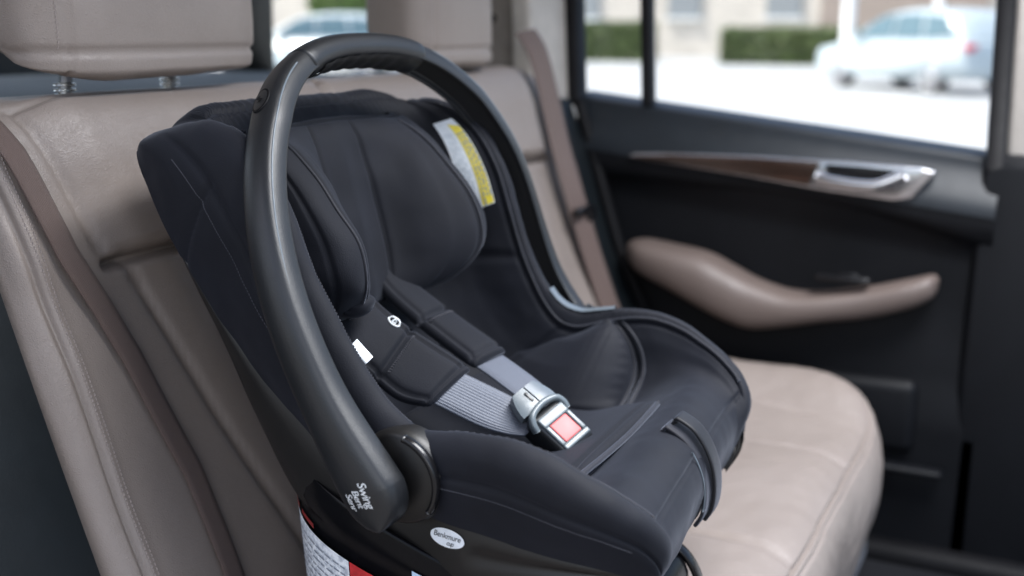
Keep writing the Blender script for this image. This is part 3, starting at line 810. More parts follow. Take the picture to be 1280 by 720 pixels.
# face plate with an opening for the button: four bars
for c_, d_ in (((-.0010, 0, .0042), (.010, .031, .004)), ((.0268, 0, .0042), (.0056, .031, .004)), ((.0138, -.0132, .0042), (.021, .0046, .0039)), ((.0138, .0132, .0042), (.021, .0046, .0039))): mb.add(*locs(box(c_, d_, .0014, 3)))
mb.done('face_plate', M['buckle_grey'], buckle)
build('release_button', *locs(box((.0138, 0, .0030), (.0195, .0205, .005), .0012, 3)), M['red'], buckle)
path = [(.000, -.0195, -.001), (-.006, -.0190, .002), (-.0120, -.0140, .0045), (-.0145, 0, .0058), (-.0120, .0140, .0045), (-.006, .0190, .002), (.000, .0195, -.001)]
build('yoke', *locs(sweep(resample(np.array(path), 36), superprof(.0030, .0040, 2.6, 14), (0, 0, 1))), M['buckle_grey'], buckle)
for sg in (-1, 1):
    pts2, ff = patch(lambda u, v_: (-.012 - .024 * u - .003 * math.sin(v_ * 1.5) * (1 - u), sg * (.0008 + (.0195 - .007 * u * u) * v_)), 12, 12)
    mb = MB(); top = [loc((a, b, .0062 - .0045 * (abs(b) / .02) ** 2 - .10 * max(0, -a - .022))) for a, b in pts2]; bot = [loc((a, b, -.006)) for a, b in pts2]
    mb.add(top, ff); mb.add(bot, ff)
    edge = [i for i in range(12)] + [12 * i + 11 for i in range(1, 12)] + [132 + i for i in range(10, -1, -1)] + [12 * i for i in range(10, 0, -1)]
    n_ = len(edge); mb.add([top[i] for i in edge] + [bot[i] for i in edge], [(i, (i + 1) % n_, n_ + (i + 1) % n_, n_ + i) for i in range(n_)])
    mb.done('tongue', M['buckle_grey'] if sg < 0 else M['trim_grey'], buckle, True, 40)
build('slot_ribs', *locs(box((-.026, -.004, .0062), (.010, .0022, .0012), .0004, 2)), M['buckle_dark'], buckle)
build('side_slot', *locs(box((.0352, .004, -.008), (.001, .008, .014), .0003, 1)), M['buckle_grey'], buckle)
v, f, uv = ribbon([loc((.030, .0, -.012)), loc((.040, .002, -.024)), (.410, .905, .165), (.400, .905, .15)], [tuple(by * .03)] * 4, .002, 30); build('crotch_strap', v, f, M['web_grey'], car, True, uv)

# seat pad of the infant insert
SL = [(.235, .765, .205), (.265, .762, .190), (.31, .765, .180), (.36, .77, .178), (.41, .785, .192), (.449, .800, .206)]
SR = [(.235, 1.035, .205), (.265, 1.038, .190), (.31, 1.035, .180), (.36, 1.03, .178), (.41, 1.02, .196), (.449, .995, .213)]
sgroove = lambda s, a: .5 * math.exp(-((s - .93) / .012) ** 2) + .3 * math.exp(-((a - .35 + .5 * (s - .5)) / .03) ** 2) + .2 * math.exp(-((s - .45) / .03) ** 2)
v, f = pillow(SL, SR, .0075, 70, 5, (0, 0, 1), sgroove, .06, 90)
seatpad = build('seat_pad', v, f, M['pad'], car)
build('piping', *tube([(.4485, .800, .2085), (.4510, .85, .2095), (.4515, .90, .2100), (.4510, .95, .2125), (.449, .99, .2140)], .0030, 8, n_path=40), M['piping'], seatpad)
v, f, uv = ribbon([(.270, .738, .316), (.277, .739, .309), (.284, .740, .302)], [(.003, .007, .005)] * 3, .0008, 12); build('care_tag', v, f, M['white'], liner)
# loop tab over the front edge
NT = 40; v = []; 
fp = [(.514, .2225), (.5175, .2262), (.520, .2260), (.535, .2170), (.5460, .2030), (.5535, .186), (.5560, .168), (.5540, .150), (.548, .138)]
fpp = resample(np.array(fp) - np.array([.026, .001]), NT)
tabp = [(p[0], .925, p[1] + .004 * math.sin(math.pi * min(1, i / (NT * .75)))) for i, p in enumerate(fpp)]
tab = build('adjuster_tab', *sweep(tabp, superprof(.0105, .0020, 4, 18), (.5, 0, .8)), M['vinyl'], car)
build('tab_base', *sweep([(p[0] - .006, .917, p[1] - .0035) for p in fpp], superprof(.0115, .0020, 4, 18), (.5, 0, .8)), M['piping'], tab)
build('tab_edge', *tube([(p[0] - .003, .897, p[1] + .0005) for p in fpp[18:34]], .0008, 6), M['trim_grey'], tab)

# yellow and white warning label on the far wing
N_, U_, V_ = ortho((.55, -.75, .35), (.10, 0, -.10))
ws = bvh_of(liner)
def wing_pt(s, k): return lin(s, k, 1, .0009)
def wl(s0, s1, k0, k1, nu_=26, nv_=8, lift=.001):
    v = []
    for i in range(nu_):
        for j in range(nv_): v.append(lin(s0(j / (nv_ - 1)) + (s1(j / (nv_ - 1)) - s0(j / (nv_ - 1))) * i / (nu_ - 1), k0 + (k1 - k0) * j / (nv_ - 1), 1, lift))
    return v, grid_faces(nu_, nv_)
WS0, WS1, WK0, WK1 = 3.75, 5.75, 3.30, 4.28
wlab = build('warning_label', *wl(lambda t: WS0, lambda t: WS1, WK0, WK1), M['white'], liner)
build('yellow_strip', *wl(lambda t: WS0 + .12 + .12 * t, lambda t: WS1 - .02, WK0 + .58, WK1 - .02, 26, 6, .0016), M['yellow'], wlab)
mb = MB()
for kx in (.66, .78, .90):
    s = WS0 + .4
    while s < WS1 - .15:
        ln = random.uniform(.05, .16); mb.add([lin(s, WK0 + kx, 1, .0021), lin(s + ln, WK0 + kx, 1, .0021), lin(s + ln, WK0 + kx + .055, 1, .0021), lin(s, WK0 + kx + .055, 1, .0021)], [(0, 1, 2, 3)]); s += ln + .03
mb.done('printed_lines', M['ink_grey'], wlab, False)
mb = MB()
for kx in (.12, .22, .32, .42):
    s = WS0 + .35
    while s < WS1 - .35:
        ln = random.uniform(.04, .2); mb.add([lin(s, WK0 + kx, 1, .0016), lin(s + ln, WK0 + kx, 1, .0016), lin(s + ln, WK0 + kx + .03, 1, .0016), lin(s, WK0 + kx + .03, 1, .0016)], [(0, 1, 2, 3)]); s += ln + .05
mb.done('printed_lines', paper('pale_ink', (.45, .52, .58)), wlab, False)

# grey plastic trim where the far liner dips at the hub
for sg in (1,):
    v = []; n1 = 40
    for s in np.linspace(7.7, 9.9, n1):
        for k_ in np.linspace(5.0, 6.5, 8): v.append(lin(s, k_, sg, .0025 + .002 * math.sin((k_ - 5.0) / 1.5 * math.pi)))
    build('shell_edge', v, grid_faces(n1, 8), M['trim_grey'] if sg > 0 else M['shell'], shell)

# oval white sticker on the near side of the shell
sbv = bvh_of(shell)
def oval(c, a, b, U, V, N, bvh, mat, name, parent, lift=.0012):
    pts2, ff = patch(lambda u, v_: (a * u * math.cos(v_ * 2 * math.pi), b * u * math.sin(v_ * 2 * math.pi)), 7, 49)
    return build(name, drape(bvh, pts2, c, U, V, N, lift), ff, mat, parent)
N_, U_, V_ = ortho((0, -1, -.05), (1, 0, -.02))
V_ = -V_ if V_.z < 0 else V_
oc = (.384, .70, .1855)
stk = oval(oc, .0160, .0074, U_, V_, N_, sbv, M['white'], 'oval_sticker', shell)
mb = MB()
t2, tf = text2d('Benkmure', .0064, .15, .95); mb.add(drape(sbv, [(a, b + .0018) for a, b in t2], oc, U_, V_, N_, .0018), tf)
t2, tf = text2d('cup', .0056, .35, .8); mb.add(drape(sbv, [(a + .003, b - .0034) for a, b in t2], oc, U_, V_, N_, .0018), tf)
mb.done('lettering', M['ink'], stk, False)

# ------------------------------------------------------------------ BASE UNDER THE CARRIER
base = thing('infant_seat_base', 'black plastic base with red and white warning label under the infant carrier', 'seat base', (.36, YM, -.02))
def base_pt(th, h):
    c, s_ = math.cos(th), math.sin(th); e = 2.9
    a = math.copysign(abs(c) ** (2 / e), c); b = math.copysign(abs(s_) ** (2 / e), s_)
    flare = .90 + .10 * (h ** .7)
    x = .336 + .162 * a * flare; y = YM + .206 * b * flare
    ztop = .222 - .32 * (x - .18)
    return (x, y, -.03 + (ztop + .03) * h)
nt_, nh_ = 160, 30; v = []
hh = list(np.linspace(0, 1, nh_ - 6)) + [1.015, 1.02, 1.012, .99, .96, .93]; ins = [0] * (nh_ - 6) + [.0, .02, .04, .055, .06, .06]
for i in range(nt_):
    th = 2 * math.pi * i / nt_
    for h, k_ in zip(hh, ins):
        p = np.array(base_pt(th, min(h, 1.0))); b0 = np.array(base_pt(th, 0)); p[2] = b0[2] + (base_pt(th, 1.0)[2] - b0[2]) * h
        lip = .004 * math.exp(-((h - .93) / .05) ** 2) if k_ == 0 else .003
        ctr = np.array([.336, YM, p[2]]); d = (p - ctr); p = turned(ctr + d * (1 - k_ + lip / .19)); v.append(p)
f = grid_faces(nt_, nh_, True, False)
bshell = build('base_shell', v, f, M['base'], base)
v, f = lathe_y((.330, YM, .045), [(.0005, -.14), (.085, -.14), (.09, -.13), (.09, .13), (.085, .14), (.0005, .14)], 48)
build('carrier_mount', v, f, M['base'], base)
bb = bvh_of(bshell)
def blab(x0, x1, h0, h1, off, nu_=24, nv_=10, sk=0):
    """strip on the near side wall between x0..x1 and heights h0..h1"""
    v = []
    for i in range(nu_):
        for j in range(nv_):
            h = h0 + (h1 - h0) * j / (nv_ - 1); x = x0 + (x1 - x0) * i / (nu_ - 1) + sk * (1 - h)
            # solve angle for x on the near side
            a = max(-1, min(1, (x - .336) / (.162 * (.90 + .10 * h ** .7)))); cth = math.copysign(abs(a) ** 1.45, a); th = -math.acos(cth)
            p = np.array(base_pt(th, h)); d = p - np.array([.336, YM, p[2]]); d /= np.linalg.norm(d); v.append(p + d * off)
    return v, grid_faces(nu_, nv_)
lab = build('warning_label', *blab(.1900, .290, .26, .80, .0052), M['white_print'], base)
build('red_panel', *blab(.291, .345, .26, .80, .0052), M['red_print'], lab)
mb = MB()
for a, b in ((.197, .224), (.230, .250)): mb.add(*blab(a, b, .825, .845, .0058, 8, 3))
mb.done('red_printing', M['dark_red'], lab)
mb = MB(); 
for r_ in range(16):
    x = .197
    while x < .283:
        ln = random.uniform(.003, .012); mb.add(*blab(x, min(.286, x + ln), .32 + r_ * .029, .326 + r_ * .029, .0060, 4, 2)); x += ln + random.uniform(.001, .003)
mb.done('printed_lines', M['ink_grey'], lab, False)
mb = MB()
for r_ in range(9):
    x = .295
    while x < .337:
        ln = random.uniform(.003, .009); mb.add(*blab(x, min(.341, x + ln), .33 + r_ * .050, .341 + r_ * .050, .0060, 4, 2)); x += ln + random.uniform(.001, .003)
mb.done('printed_lines', paper('pink_ink', (.80, .35, .36)), lab, False)
# pale blue sticker with an oval emblem on the base side
bl = build('blue_sticker', *blab(.352, .485, .50, .92, .0052, 40, 12), M['blue_white'], base)
def bxy(x, h, off=.006): return np.array(blab(x, x + .0001, h, h + .0001, off, 2, 2)[0][0])
ring = [bxy(.422 + .045 * math.cos(t), .70 + .16 * math.sin(t)) for t in np.linspace(0, 2 * math.pi, 60, endpoint=False)]
build('emblem_ring', *sweep(ring, circ(.0008, 6), (0, -1, .2), closed=True), M['ink_navy'], bl)
t2, tf = text2d('Z-Sufirech', .0150, .1, .95); build('lettering', [bxy(.422 + a, .72 + b / .15) for a, b in t2], tf, M['ink_navy'], bl, False)
# rounded front foot of the base with a glossy edge
build('foot_block', *box((.470, YM - .005, .040), (.070, .125, .110), .030, 6), M['base'], base)
path = [(.478 + .034 * math.cos(t), YM + .052 - .01 * math.sin(t), .040 + .055 * math.sin(t)) for t in np.linspace(-1.5, 1.7, 40)]
build('foot_edge', *sweep(path, superprof(.0035, .0065, 3, 14), (0, 1, 0)), M['gloss_black'], base)
path = [(.478 + .034 * math.cos(t), YM - .060, .040 + .055 * math.sin(t)) for t in np.linspace(-1.5, 1.7, 40)]
build('foot_edge', *sweep(path, superprof(.0035, .0065, 3, 14), (0, 1, 0)), M['gloss_black'], base)

# ------------------------------------------------------------------ FAR DOOR
YD = 1.95
cb = thing('car_interior', 'dark car interior around the seat with far door, rear pillar, trim panels and windows', 'car interior', (.3, 1.1, -.335))
# belt line: z at rear .455, at front .37
def belt_z(x): return .452 - (x + .04) * .112
nx_, nzv = 120, 110
xs = np.linspace(-.052, .682, nx_); v = np.zeros((nx_, nzv, 3))
for i, x in enumerate(xs):
    zt = belt_z(x)
    for j in range(nzv):
        t = j / (nzv - 1)
        if t < .12: a = t / .12; yy, z = YD + .055 * (1 - a) ** 1.5, zt - .012 * a ** 2 - .0
        else: a = (t - .12) / .88; z = zt - .012 - a * .70; yy = YD - .035 * sstep(0, .12, a) + .022 * sstep(.14, .24, a) - .012 * sstep(.35, .6, a)
        # curved step below the trim, sweeping down towards the front
        zst = .306 - .02 * (x - .06) - .42 * max(0, x - .27) ** 2
        yy += .010 * (1 - sstep(zst - .012, zst + .004, z)) * sstep(-.1, .0, z) 
        v[i, j] = (x, yy, z)
door = build('car_door', v.reshape(-1, 3), grid_faces(nx_, nzv), M['door'], cb); door['label'] = 'black far rear door with wood inlay, chrome handle and brown armrest'
vv = v[:, :26] + np.array([0, -.0025, .001]); build('window_sill', vv.reshape(-1, 3), grid_faces(nx_, 26), M['door_top'], door)
# wood trim wedge with chrome surround
yf = YD - .035
trim_out = [(.060, .3440), (.075, .3500), (.15, .3535), (.30, .3560), (.45, .3545), (.565, .3500), (.588, .3455), (.585, .3370), (.556, .2990), (.525, .2940), (.42, .3030), (.28, .3200), (.16, .3320), (.075, .3395)]
build('chrome_surround', *prism(trim_out, yf - .010, yf + .03, .003), M['chrome'], door, True, None, 40)
inl = [(.070, .3447), (.15, .3505), (.30, .3530), (.407, .3518), (.388, .3105), (.28, .3225), (.16, .3350), (.078, .3415)]
build('wood_inlay', *prism(inl, yf - .0135, yf - .002, .002), M['wood'], door, True, None, 40)
rec = [(.415, .3485), (.47, .3478), (.540, .3440), (.522, .3130), (.42, .3160)]
build('handle_recess', *prism(rec, yf - .0125, yf - .004, .001), M['gloss_black'], door, True, None, 40)
path = [(.404, yf - .020, .3260), (.43, yf - .024, .3225), (.46, yf - .025, .3195), (.495, yf - .024, .3190), (.517, yf - .020, .326), (.540, yf - .014, .338)]
build('door_handle', *sweep(resample(np.array(path), 40), superprof(.010, .0105, 2.5, 18), (0, 1, .2)), M['chrome'], door)
# armrest: swept sculpted form
AT = [(.078, .1920, .152, .055), (.105, .1965, .136, .075), (.16, .1915, .115, .085), (.22, .1830, .088, .088), (.265, .1640, .069, .085), (.31, .1440, .058, .080), (.37, .1290, .068, .075), (.43, .1330, .082, .070), (.50, .1480, .096, .062), (.56, .1660, .116, .058), (.595, .1760, .134, .048), (.606, .170, .148, .03)]
nA = 110; at_ = cr(AT, np.linspace(0, len(AT) - 1, nA)); v = []; sp = superprof(1, 1, 3.0, 30)
for x, zt, zb, dp in at_:
    for a, b in sp:
        zc_, hz_ = (zt + zb) / 2, (zt - zb) / 2
        v.append((x, YD - .02 - dp * .5 + dp * .62 * a * (1 - .10 * (b < 0) * abs(b)), zc_ + hz_ * b))
f = grid_faces(nA, 30, False, True); f.append(tuple(range(30))); f.append(tuple(range((nA - 1) * 30, nA * 30))[::-1])
build('armrest', v, f, M['armrest'], door)
mb = MB(); mb.add(*box((.46, YD - .07, .163), (.09, .03, .012), .005)); mb.add(*box((.47, YD - .072, .170), (.03, .016, .008), .003)); mb.done('window_switch', M['gloss_black'], door)
mb = MB(); mb.add(*box((.40, YD - .03, -.075), (.38, .035, .13), .02, 4)); mb.add(*box((.43, YD - .055, -.16), (.42, .03, .012), .005)); mb.done('door_pocket', M['door'], door)
# window frame: rear edge, divider, front edge
def bar(p0, p1, w, d, r=.004): 
    p0, p1 = np.array(p0), np.array(p1); return sweep([p0, (p0 + p1) / 2, p1], superprof(w / 2, d / 2, 5, 16), (0, 1, 0))
mb = MB()
mb.add(*bar((-.062, YD, .43), (-.088, YD, 1.05), .035, .05)); mb.add(*bar((.674, YD, .35), (.655, YD, 1.05), .030, .05)); mb.add(*bar((-.09, YD, 1.03), (.66, YD, 1.03), .04, .05))
mb.done('window_frame', M['seal'], door)
build('window_divider', *bar((.080, YD + .01, .435), (.055, YD + .01, 1.03), .021, .03), M['seal'], door)
v = [(-.07, YD + .022, .42), (.69, YD + .022, .34), (.66, YD + .022, 1.04), (-.095, YD + .022, 1.04)]
build('window_glass', v, [(0, 1, 2, 3)], M['glass'], door, False)
# the wheel arch side and wheel arch trim between seat and door
pp = [(-.245, .44), (-.25, .62), (-.27, 1.06), (-.10, 1.06), (-.095, .62), (-.080, .43), (-.10, .40), (-.2, .40)]
arch = build('rear_pillar', *prism(pp, 1.80, 1.93, .02, 4), M['pillar_taupe'], cb, True, None, 50)
pp = [(-.112, .60), (-.108, .47), (-.078, .42), (-.066, .43), (-.075, .62), (-.098, 1.06), (-.135, 1.06)]
build('pillar_edge', *prism(pp, 1.78, 1.94, .008, 3), M['pillar'], arch, True, None, 50)
mb = MB(); mb.add(*sweep([(-.185, 1.755, .545), (-.165, 1.745, .558), (-.140, 1.745, .575), (-.13, 1.755, .59)], superprof(.006, .006, 3, 12), (0, 1, 0))); mb.done('belt_slot', M['seal'], arch)
prf_ = [(-.080, .45), (-.055, .44), (-.02, .34), (.03, .18), (.09, .05), (.13, -.05), (.13, -.25), (-.1, -.25), (-.15, .2)]
at2 = build('wheel_arch_trim', *prism(prf_, 1.80, 1.93, .02, 4), M['trim_blue'], cb, True, None, 50)
mb = MB(); mb.add(*tube([(-.045, 1.925, .44), (0, 1.925, .30), (.05, 1.925, .15), (.11, 1.925, .02), (.15, 1.925, -.15)], .012, 10, n_path=40)); mb.done('door_seal', M['seal'], at2)
bp = build('door_pillar', *prism([(.684, .33), (.80, .33), (.80, 1.06), (.668, 1.06)], 1.985, 2.05, .012, 3), M['pillar'], cb, True, None, 50)
build('lower_trim', *prism([(.655, .372), (.78, .370), (.80, -.38), (.64, -.38), (.645, -.1)], 1.925, 2.0, .02, 3), M['door'], bp, True, None, 50)
# near side trim beside the backrest
v = []
for i in range(30):
    for j in range(40):
        y = .20 + .435 * i / 29; z = -.25 + .72 * j / 39
        v.append((.175 - .40 * max(0, z + .05) * (1 - .15 * z) - .10 * ((.635 - y) / .375) ** 2 - .045, y, z))
build('side_trim', v, grid_faces(30, 40), M['trim_blue'], cb)
# ------------------------------------------------------------------ CAR BODY SHELL (rear, roof, cargo)
build('cargo_cover', *box((-.62, 1.15, .475), (.86, 1.5, .012), .003), M['cover'], cb)
mb = MB(); mb.add(*prism([(-.20, .465), (-1.35, .47), (-1.35, -.3), (-.20, -.3)], 1.93, 2.0)); mb.add(*prism([(-.80, .46), (-.87, .46), (-.86, 1.06), (-.785, 1.06)], 1.90, 2.0, .01))
mb.done('cargo_side', M['cargo'], cb)
build('quarter_window', [(-.80, 1.965, .46), (-.20, 1.965, .46), (-.22, 1.965, 1.05), (-.80, 1.965, 1.05)], [(0, 1, 2, 3)], M['glass'], cb, False)
mb = MB(); mb.add(*box((-1.34, 1.1, .14), (.04, 1.9, .86), .01)); mb.add(*box((-1.30, .12, .80), (.06, .12, .5), .01)); mb.add(*box((-1.30, 1.86, .80), (.06, .16, .5), .01)); mb.done('tailgate', M['cargo'], cb)
build('tailgate_glass', [(-1.33, .16, .57), (-1.33, 1.80, .57), (-1.25, 1.80, 1.05), (-1.25, .16, 1.05)], [(0, 1, 2, 3)], M['glass'], cb, False)
mb = MB(); mb.add(*prism([(-.40, .44), (-1.35, .44), (-1.35, -.3), (-.2, -.3)], .15, .21)); mb.done('cargo_side', M['cargo'], cb)
build('roof', *box((-.42, 1.02, 1.09), (1.94, 2.0, .05), .02), M['pillar'], cb)  # unseen; front edge stops short to let light onto the seats
mb = MB(); mb.add(*prism([(-.42, .40), (-1.36, .40), (-1.36, 1.07), (-.50, 1.07)], .10, .15, .01)); mb.done('quarter_panel', M['pillar_taupe'], cb)  # unseen near panel, added to keep direct sun off the seats
mb = MB(); mb.add(*box((.72, 1.93, -.33), (.9, .08, .05), .02)); mb.done('door_sill', M['seal'], cb)
mb = MB(); mb.add(*box((.50, 1.55, -.262), (.06, .70, .16), .02)); mb.done('seat_plinth', M['carpet_grey'], cb)
fl = build('car_floor', [(-1.4, .15, -.335), (2.2, .15, -.335), (2.2, 2.02, -.335), (-1.4, 2.02, -.335)], [(0, 1, 2, 3)], M['carpet'], None, False); fl['kind'] = 'structure'
mat_ = build('floor_mat', *prism([(.62, -.333), (1.25, -.333), (1.25, -.318), (.62, -.318)], 1.15, 1.78, .006), M['carpet_grey'], None); tag(mat_, 'dark floor mat lying on the carpet at lower right', 'floor mat')

# ------------------------------------------------------------------ OUTSIDE
GZ = -.68
g = build('ground', [(-90, -60, GZ), (90, -60, GZ), (90, 160, GZ), (-90, 160, GZ)], [(0, 1, 2, 3)], M['ground'], None, False); g['kind'] = 'structure'
g = build('near_bounce_ground', [(-90, -60, GZ + .004), (90, -60, GZ + .004), (90, 1.2, GZ + .004), (-90, 1.2, GZ + .004)], [(0, 1, 2, 3)], M['asphalt'], None, False); g['kind'] = 'structure'  # unseen asphalt sheet, added and toned to set the bounce into the cabin
def parked_car(name_label, loc, rz, sc_=1.0):
    t = thing('parked_car', name_label, 'car', (0, 0, 0), 'cars parked outside')
    # local: length along x (front at -x), width y
    lower = [(-2.30, .42), (-2.32, .62), (-2.22, .80), (-1.95, .92), (-1.25, 1.02), (0, 1.06), (1.6, 1.06), (2.12, 1.04), (2.28, .92), (2.32, .62), (2.28, .40), (1.8, .26), (-1.9, .26)]
    def loft(outl, hw):
        v = []; n = 17; m = len(outl)
        for i in range(n):
            a = -1 + 2 * i / (n - 1)
            for x, z in outl:
                e = (abs(a) ** 4) * .10
                v.append((x * (1 - .035 * abs(a) ** 5), hw(z) * a, z - e * (z > .8) * .6 + e * (z < .4) * .5))
        f = grid_faces(n, m, False, True); f.append(tuple(range(m))); k = (n - 1) * m; f.append(tuple(range(k, k + m))[::-1]); return v, f
    lo = cr(np.array(lower + lower[:1]), np.linspace(0, len(lower), 79))[:-1]
    b = build('body', *loft([tuple(p) for p in lo], lambda z: .92 - .05 * max(0, .5 - z)), M['paint'], t)
    cab = [(-1.35, 1.00), (-.62, 1.42), (-.25, 1.56), (.4, 1.64), (1.2, 1.62), (1.75, 1.52), (2.15, 1.10), (2.16, 1.0)]
    co = cr(np.array(cab), np.linspace(0, 7, 50))
    build('cabin', *loft([tuple(p) for p in co], lambda z: .90 - .30 * max(0, z - 1.0)), M['paint'], t)
    for sy in (-1, 1):
        for pts in ([(-1.0, 1.06), (-.46, 1.42), (-.18, 1.50), (.12, 1.52), (.12, 1.06)], [(.18, 1.06), (.18, 1.52), (.9, 1.53), (1.02, 1.06)], [(1.08, 1.06), (.98, 1.52), (1.55, 1.46), (1.85, 1.14)]):
            build('window', [(x, sy * (.905 - .30 * (z - 1.0)), z) for x, z in pts], [tuple(range(len(pts)))], M['car_glass_dark'], t, False)
        for wx in (-1.42, 1.38):
            w = build('wheel', *lathe_y((wx, sy * .80, .34), [(.001, -.11), (.30, -.11), (.34, -.08), (.345, 0), (.34, .08), (.30, .11), (.001, .11)], 32), M['tyre'], t, True, None, 40)
            mb = MB(); mb.add(*lathe_y((wx, sy * .90, .34), [(.001, -.02), (.06, -.025 * sy), (.06, .02), (.001, .025)], 16))
            for k in range(10):
                a = 2 * math.pi * k / 10; mb.add(*sweep([(wx + .04 * math.cos(a), sy * .905, .34 + .04 * math.sin(a)), (wx + .16 * math.cos(a), sy * .915, .34 + .16 * math.sin(a)), (wx + .245 * math.cos(a), sy * .915, .34 + .245 * math.sin(a))], superprof(.022, .012, 3, 8), (0, 1, 0)))
            rr = [(wx + .25 * math.cos(a), sy * .912, .34 + .25 * math.sin(a)) for a in np.linspace(0, 2 * math.pi, 32, endpoint=False)]
            mb.add(*sweep(rr, circ(.02, 8), (0, 1, 0), closed=True)); mb.done('rim', M['rim'], w)
        build('tail_lamp', *box((2.20, sy * .76, .88), (.16, .28, .15), .04), M['tail'], t)
        build('headlight', *box((-2.12, sy * .70, .78), (.22, .34, .14), .05), M['head'], t)
        build('mirror', *box((-.78, sy * 1.0, 1.08), (.14, .20, .14), .05), M['paint'], t)
    t.location = loc; t.rotation_euler = (0, 0, rz); t.scale = (sc_,) * 3
    return t
parked_car('blurred silver white hatchback parked outside the far door window', (-2.35, 25.0, GZ), R(-42))
parked_car('hazy pale car seen through the rear quarter window past the handle', (-17.2, 24.5, GZ), R(20))
def leafy(name, c, d, n, size, mat, parent, seed, fill=1.0):
    rnd = random.Random(seed); v = []; f = []
    for _ in range(n):
        while True:
            p = [rnd.uniform(-1, 1) for _ in range(3)]
            if name != 'crown' or sum(x * x for x in p) < 1 + .25 * noise.noise((p[0] * 2 + seed, p[1] * 2, p[2] * 2)): break
        if name == 'foliage':
            ax = rnd.randrange(3)
            if rnd.random() < .75: p[ax] = math.copysign(rnd.uniform(.85, 1.03), p[ax])
        q = Vector((c[0] + p[0] * d[0], c[1] + p[1] * d[1], c[2] + p[2] * d[2]))
        a = Vector((rnd.gauss(0, 1), rnd.gauss(0, 1), rnd.gauss(0, 1))).normalized(); b = a.orthogonal().normalized(); s_ = size * rnd.uniform(.6, 1.4)
        k = len(v); v += [q - a * s_, q + b * s_ * .45, q + a * s_, q - b * s_ * .45]; f.append((k, k + 1, k + 2, k + 3))
    return build(name, v, f, mat, parent, False)
def hedge(c, d, label, seed):
    t = thing('hedge', label, 'hedge', (c[0], c[1], GZ), 'hedges across the parking area')
    leafy('foliage', c, d, 9000, .10, M['leaf'], t, seed)
    mb = MB()
    for k in range(6): x = c[0] - d[0] + 2 * d[0] * (k + .5) / 6; mb.add(*tube([(x, c[1], GZ), (x, c[1], c[2])], .05, 8))
    mb.add(*box((c[0], c[1], c[2] - .05), (d[0] * 1.8, d[1] * 1.6, d[2] * 1.7), .1)); mb.done('stem', M['leaf'], t)
hedge((-8.6, 40, GZ + .62), (2.2, .8, .62), 'clipped green hedge beside the silver parked car', 1)
hedge((-15.7, 41, GZ + .70), (1.6, .8, .75), 'clipped green hedge seen left of the window divider', 2)
bl_ = thing('building', 'cream building with dark windows behind the hedges', 'building', (-12, 52, GZ))
build('wall', *box((-12, 52, GZ + 4), (56, 6, 8)), M['wall'], bl_, False)
build('wall_panel', *box((-6.2, 48.96, GZ + 3.2), (6.5, .2, 4.0)), M['wall_dark'], bl_, False)
for x in (-11.0, -15.4, -20.2): 
    w = build('window', *box((x, 48.95, GZ + 2.55), (1.5, .2, 1.7), .03), M['window'], bl_, False)
    build('frame', *box((x, 48.93, GZ + 1.65), (1.7, .3, .12)), M['post'], w, False)
tagp = [(-6.35, 38.5, .20, 'thick white post behind the parked car bonnet'), (-3.6, 38.5, .13, 'thin white post behind the parked car roof')]
for x, y, r_, lb in tagp:
    mb = MB(); mb.add(*tube([(x, y, GZ), (x, y, GZ + 3), (x, y, GZ + 6)], r_, 14)); mb.add(*tube([(x, y, GZ), (x, y, GZ + .1)], r_ * 1.6, 14)); o = mb.done('post', M['post']); tag(o, lb, 'post', 'white posts by the building')
def tree(x, y, h, label, seed):
    t = thing('tree', label, 'tree', (x, y, GZ), 'trees behind the car')
    mb = MB(); top = GZ + h * .55
    mb.add(*sweep(resample(np.array([(x, y, GZ), (x + .1, y, GZ + h * .3), (x - .05, y, top), (x, y, top + h * .2)]), 12), circ(.16, 10), (1, 0, 0), scale=[(1 - .06 * i,) * 2 for i in range(12)]))
    for k in range(6):
        a = k * 1.05; mb.add(*tube([(x, y, GZ + h * (.35 + .04 * k)), (x + math.cos(a) * .8, y + math.sin(a) * .8, GZ + h * .6), (x + math.cos(a) * 1.5, y + math.sin(a) * 1.5, GZ + h * .75)], .05, 6, (1, .2, .1), 8))
    mb.done('trunk', M['bark'], t)
    leafy('crown', (x, y, GZ + h * .66), (h * .30, h * .30, h * .36), 5000, .16, M['leaf2'], t, seed)
tree(-19.6, 29.0, 3.4, 'leafy tree seen between handle and far headrest', 11)
tree(-24.2, 29.5, 3.2, 'leafy tree left of the quarter window, behind the seats', 12)

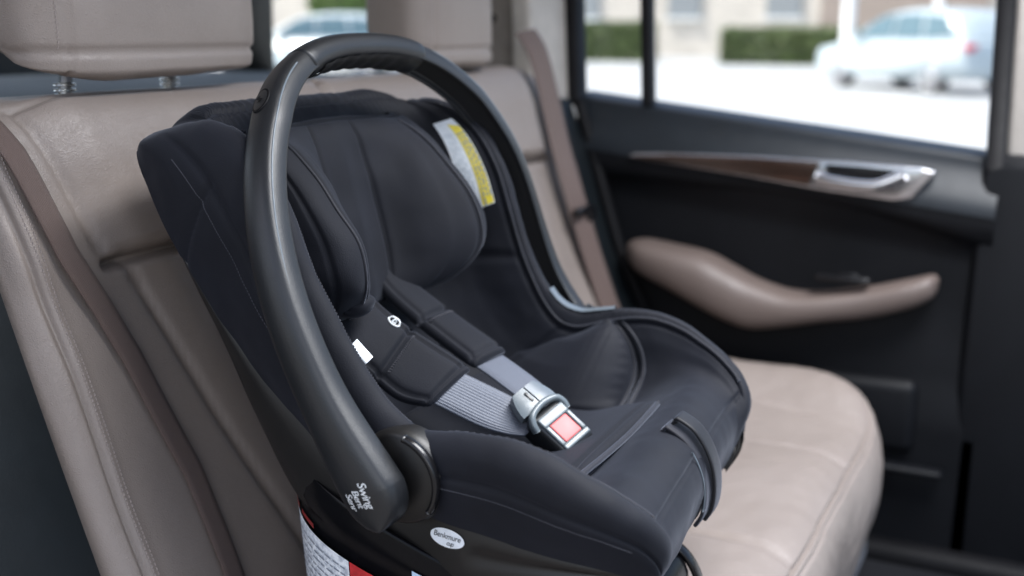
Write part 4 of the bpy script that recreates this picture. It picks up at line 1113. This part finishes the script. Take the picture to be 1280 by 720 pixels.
# ------------------------------------------------------------------ LIGHT, CAMERA
w = bpy.data.worlds.new('World'); S.world = w; w.use_nodes = True; nt = w.node_tree
bg = nt.nodes.get('Background') or nt.nodes.new('ShaderNodeBackground')
sky = nt.nodes.new('ShaderNodeTexSky'); sky.sky_type = 'NISHITA'; sky.sun_disc = False
SE, SR_ = 58, 246
sky.sun_elevation = R(SE); sky.sun_rotation = R(SR_); sky.air_density = 1.0; sky.dust_density = 4.0; sky.ozone_density = 1.0
nt.links.new(sky.outputs[0], bg.inputs[0]); bg.inputs[1].default_value = .34
sd = bpy.data.lights.new('sun', 'SUN'); sd.energy = 5.0; sd.angle = R(.5); sd.color = (1, .96, .90)
so = bpy.data.objects.new('sun', sd); COL.objects.link(so)
d = Vector((math.sin(R(SR_)) * math.cos(R(SE)), math.cos(R(SR_)) * math.cos(R(SE)), math.sin(R(SE))))   # towards the sun
so.rotation_euler = d.to_track_quat('Z', 'Y').to_euler()

# soft area lamp added above the front, standing in for windscreen daylight
ad = bpy.data.lights.new('front_fill_lamp', 'AREA'); ad.shape = 'RECTANGLE'; ad.size = 1.5; ad.size_y = .8; ad.energy = 92; ad.color = (.985, .99, 1)
ao = bpy.data.objects.new('front_fill_lamp', ad); COL.objects.link(ao); ao.location = (1.06, 1.10, 1.73)
ao.rotation_euler = (Vector((1.06, 1.10, 1.73)) - Vector((.32, 1.10, .10))).to_track_quat('Z', 'Y').to_euler()
# fill lamp added outside the near door, standing in for daylight there
dd_ = bpy.data.lights.new('doorway_fill_lamp', 'AREA'); dd_.shape = 'RECTANGLE'; dd_.size = 1.3; dd_.size_y = 1.0; dd_.energy = 11; dd_.color = (1, .97, .94)
do = bpy.data.objects.new('doorway_fill_lamp', dd_); COL.objects.link(do); do.location = (1.25, -1.0, .95)
do.rotation_euler = (Vector((1.25, -1.0, .95)) - Vector((.05, .75, .2))).to_track_quat('Z', 'Y').to_euler()
cd = bpy.data.cameras.new('camera'); cam = bpy.data.objects.new('camera', cd); COL.objects.link(cam)
cd.sensor_width = 36; cd.lens = 1400 / 1280 * 36; cd.clip_start = .02; cd.clip_end = 600
cam.location = (.79, 0, .57); cam.rotation_euler = (R(90) - math.atan(325 / 1400), 0, R(26.8))
cd.dof.use_dof = True; cd.dof.focus_distance = .93; cd.dof.aperture_fstop = 3.0; cd.dof.aperture_blades = 8
S.camera = cam
S.view_settings.view_transform = 'Standard'; S.view_settings.look = 'None'; S.view_settings.exposure = 0; S.view_settings.gamma = 1
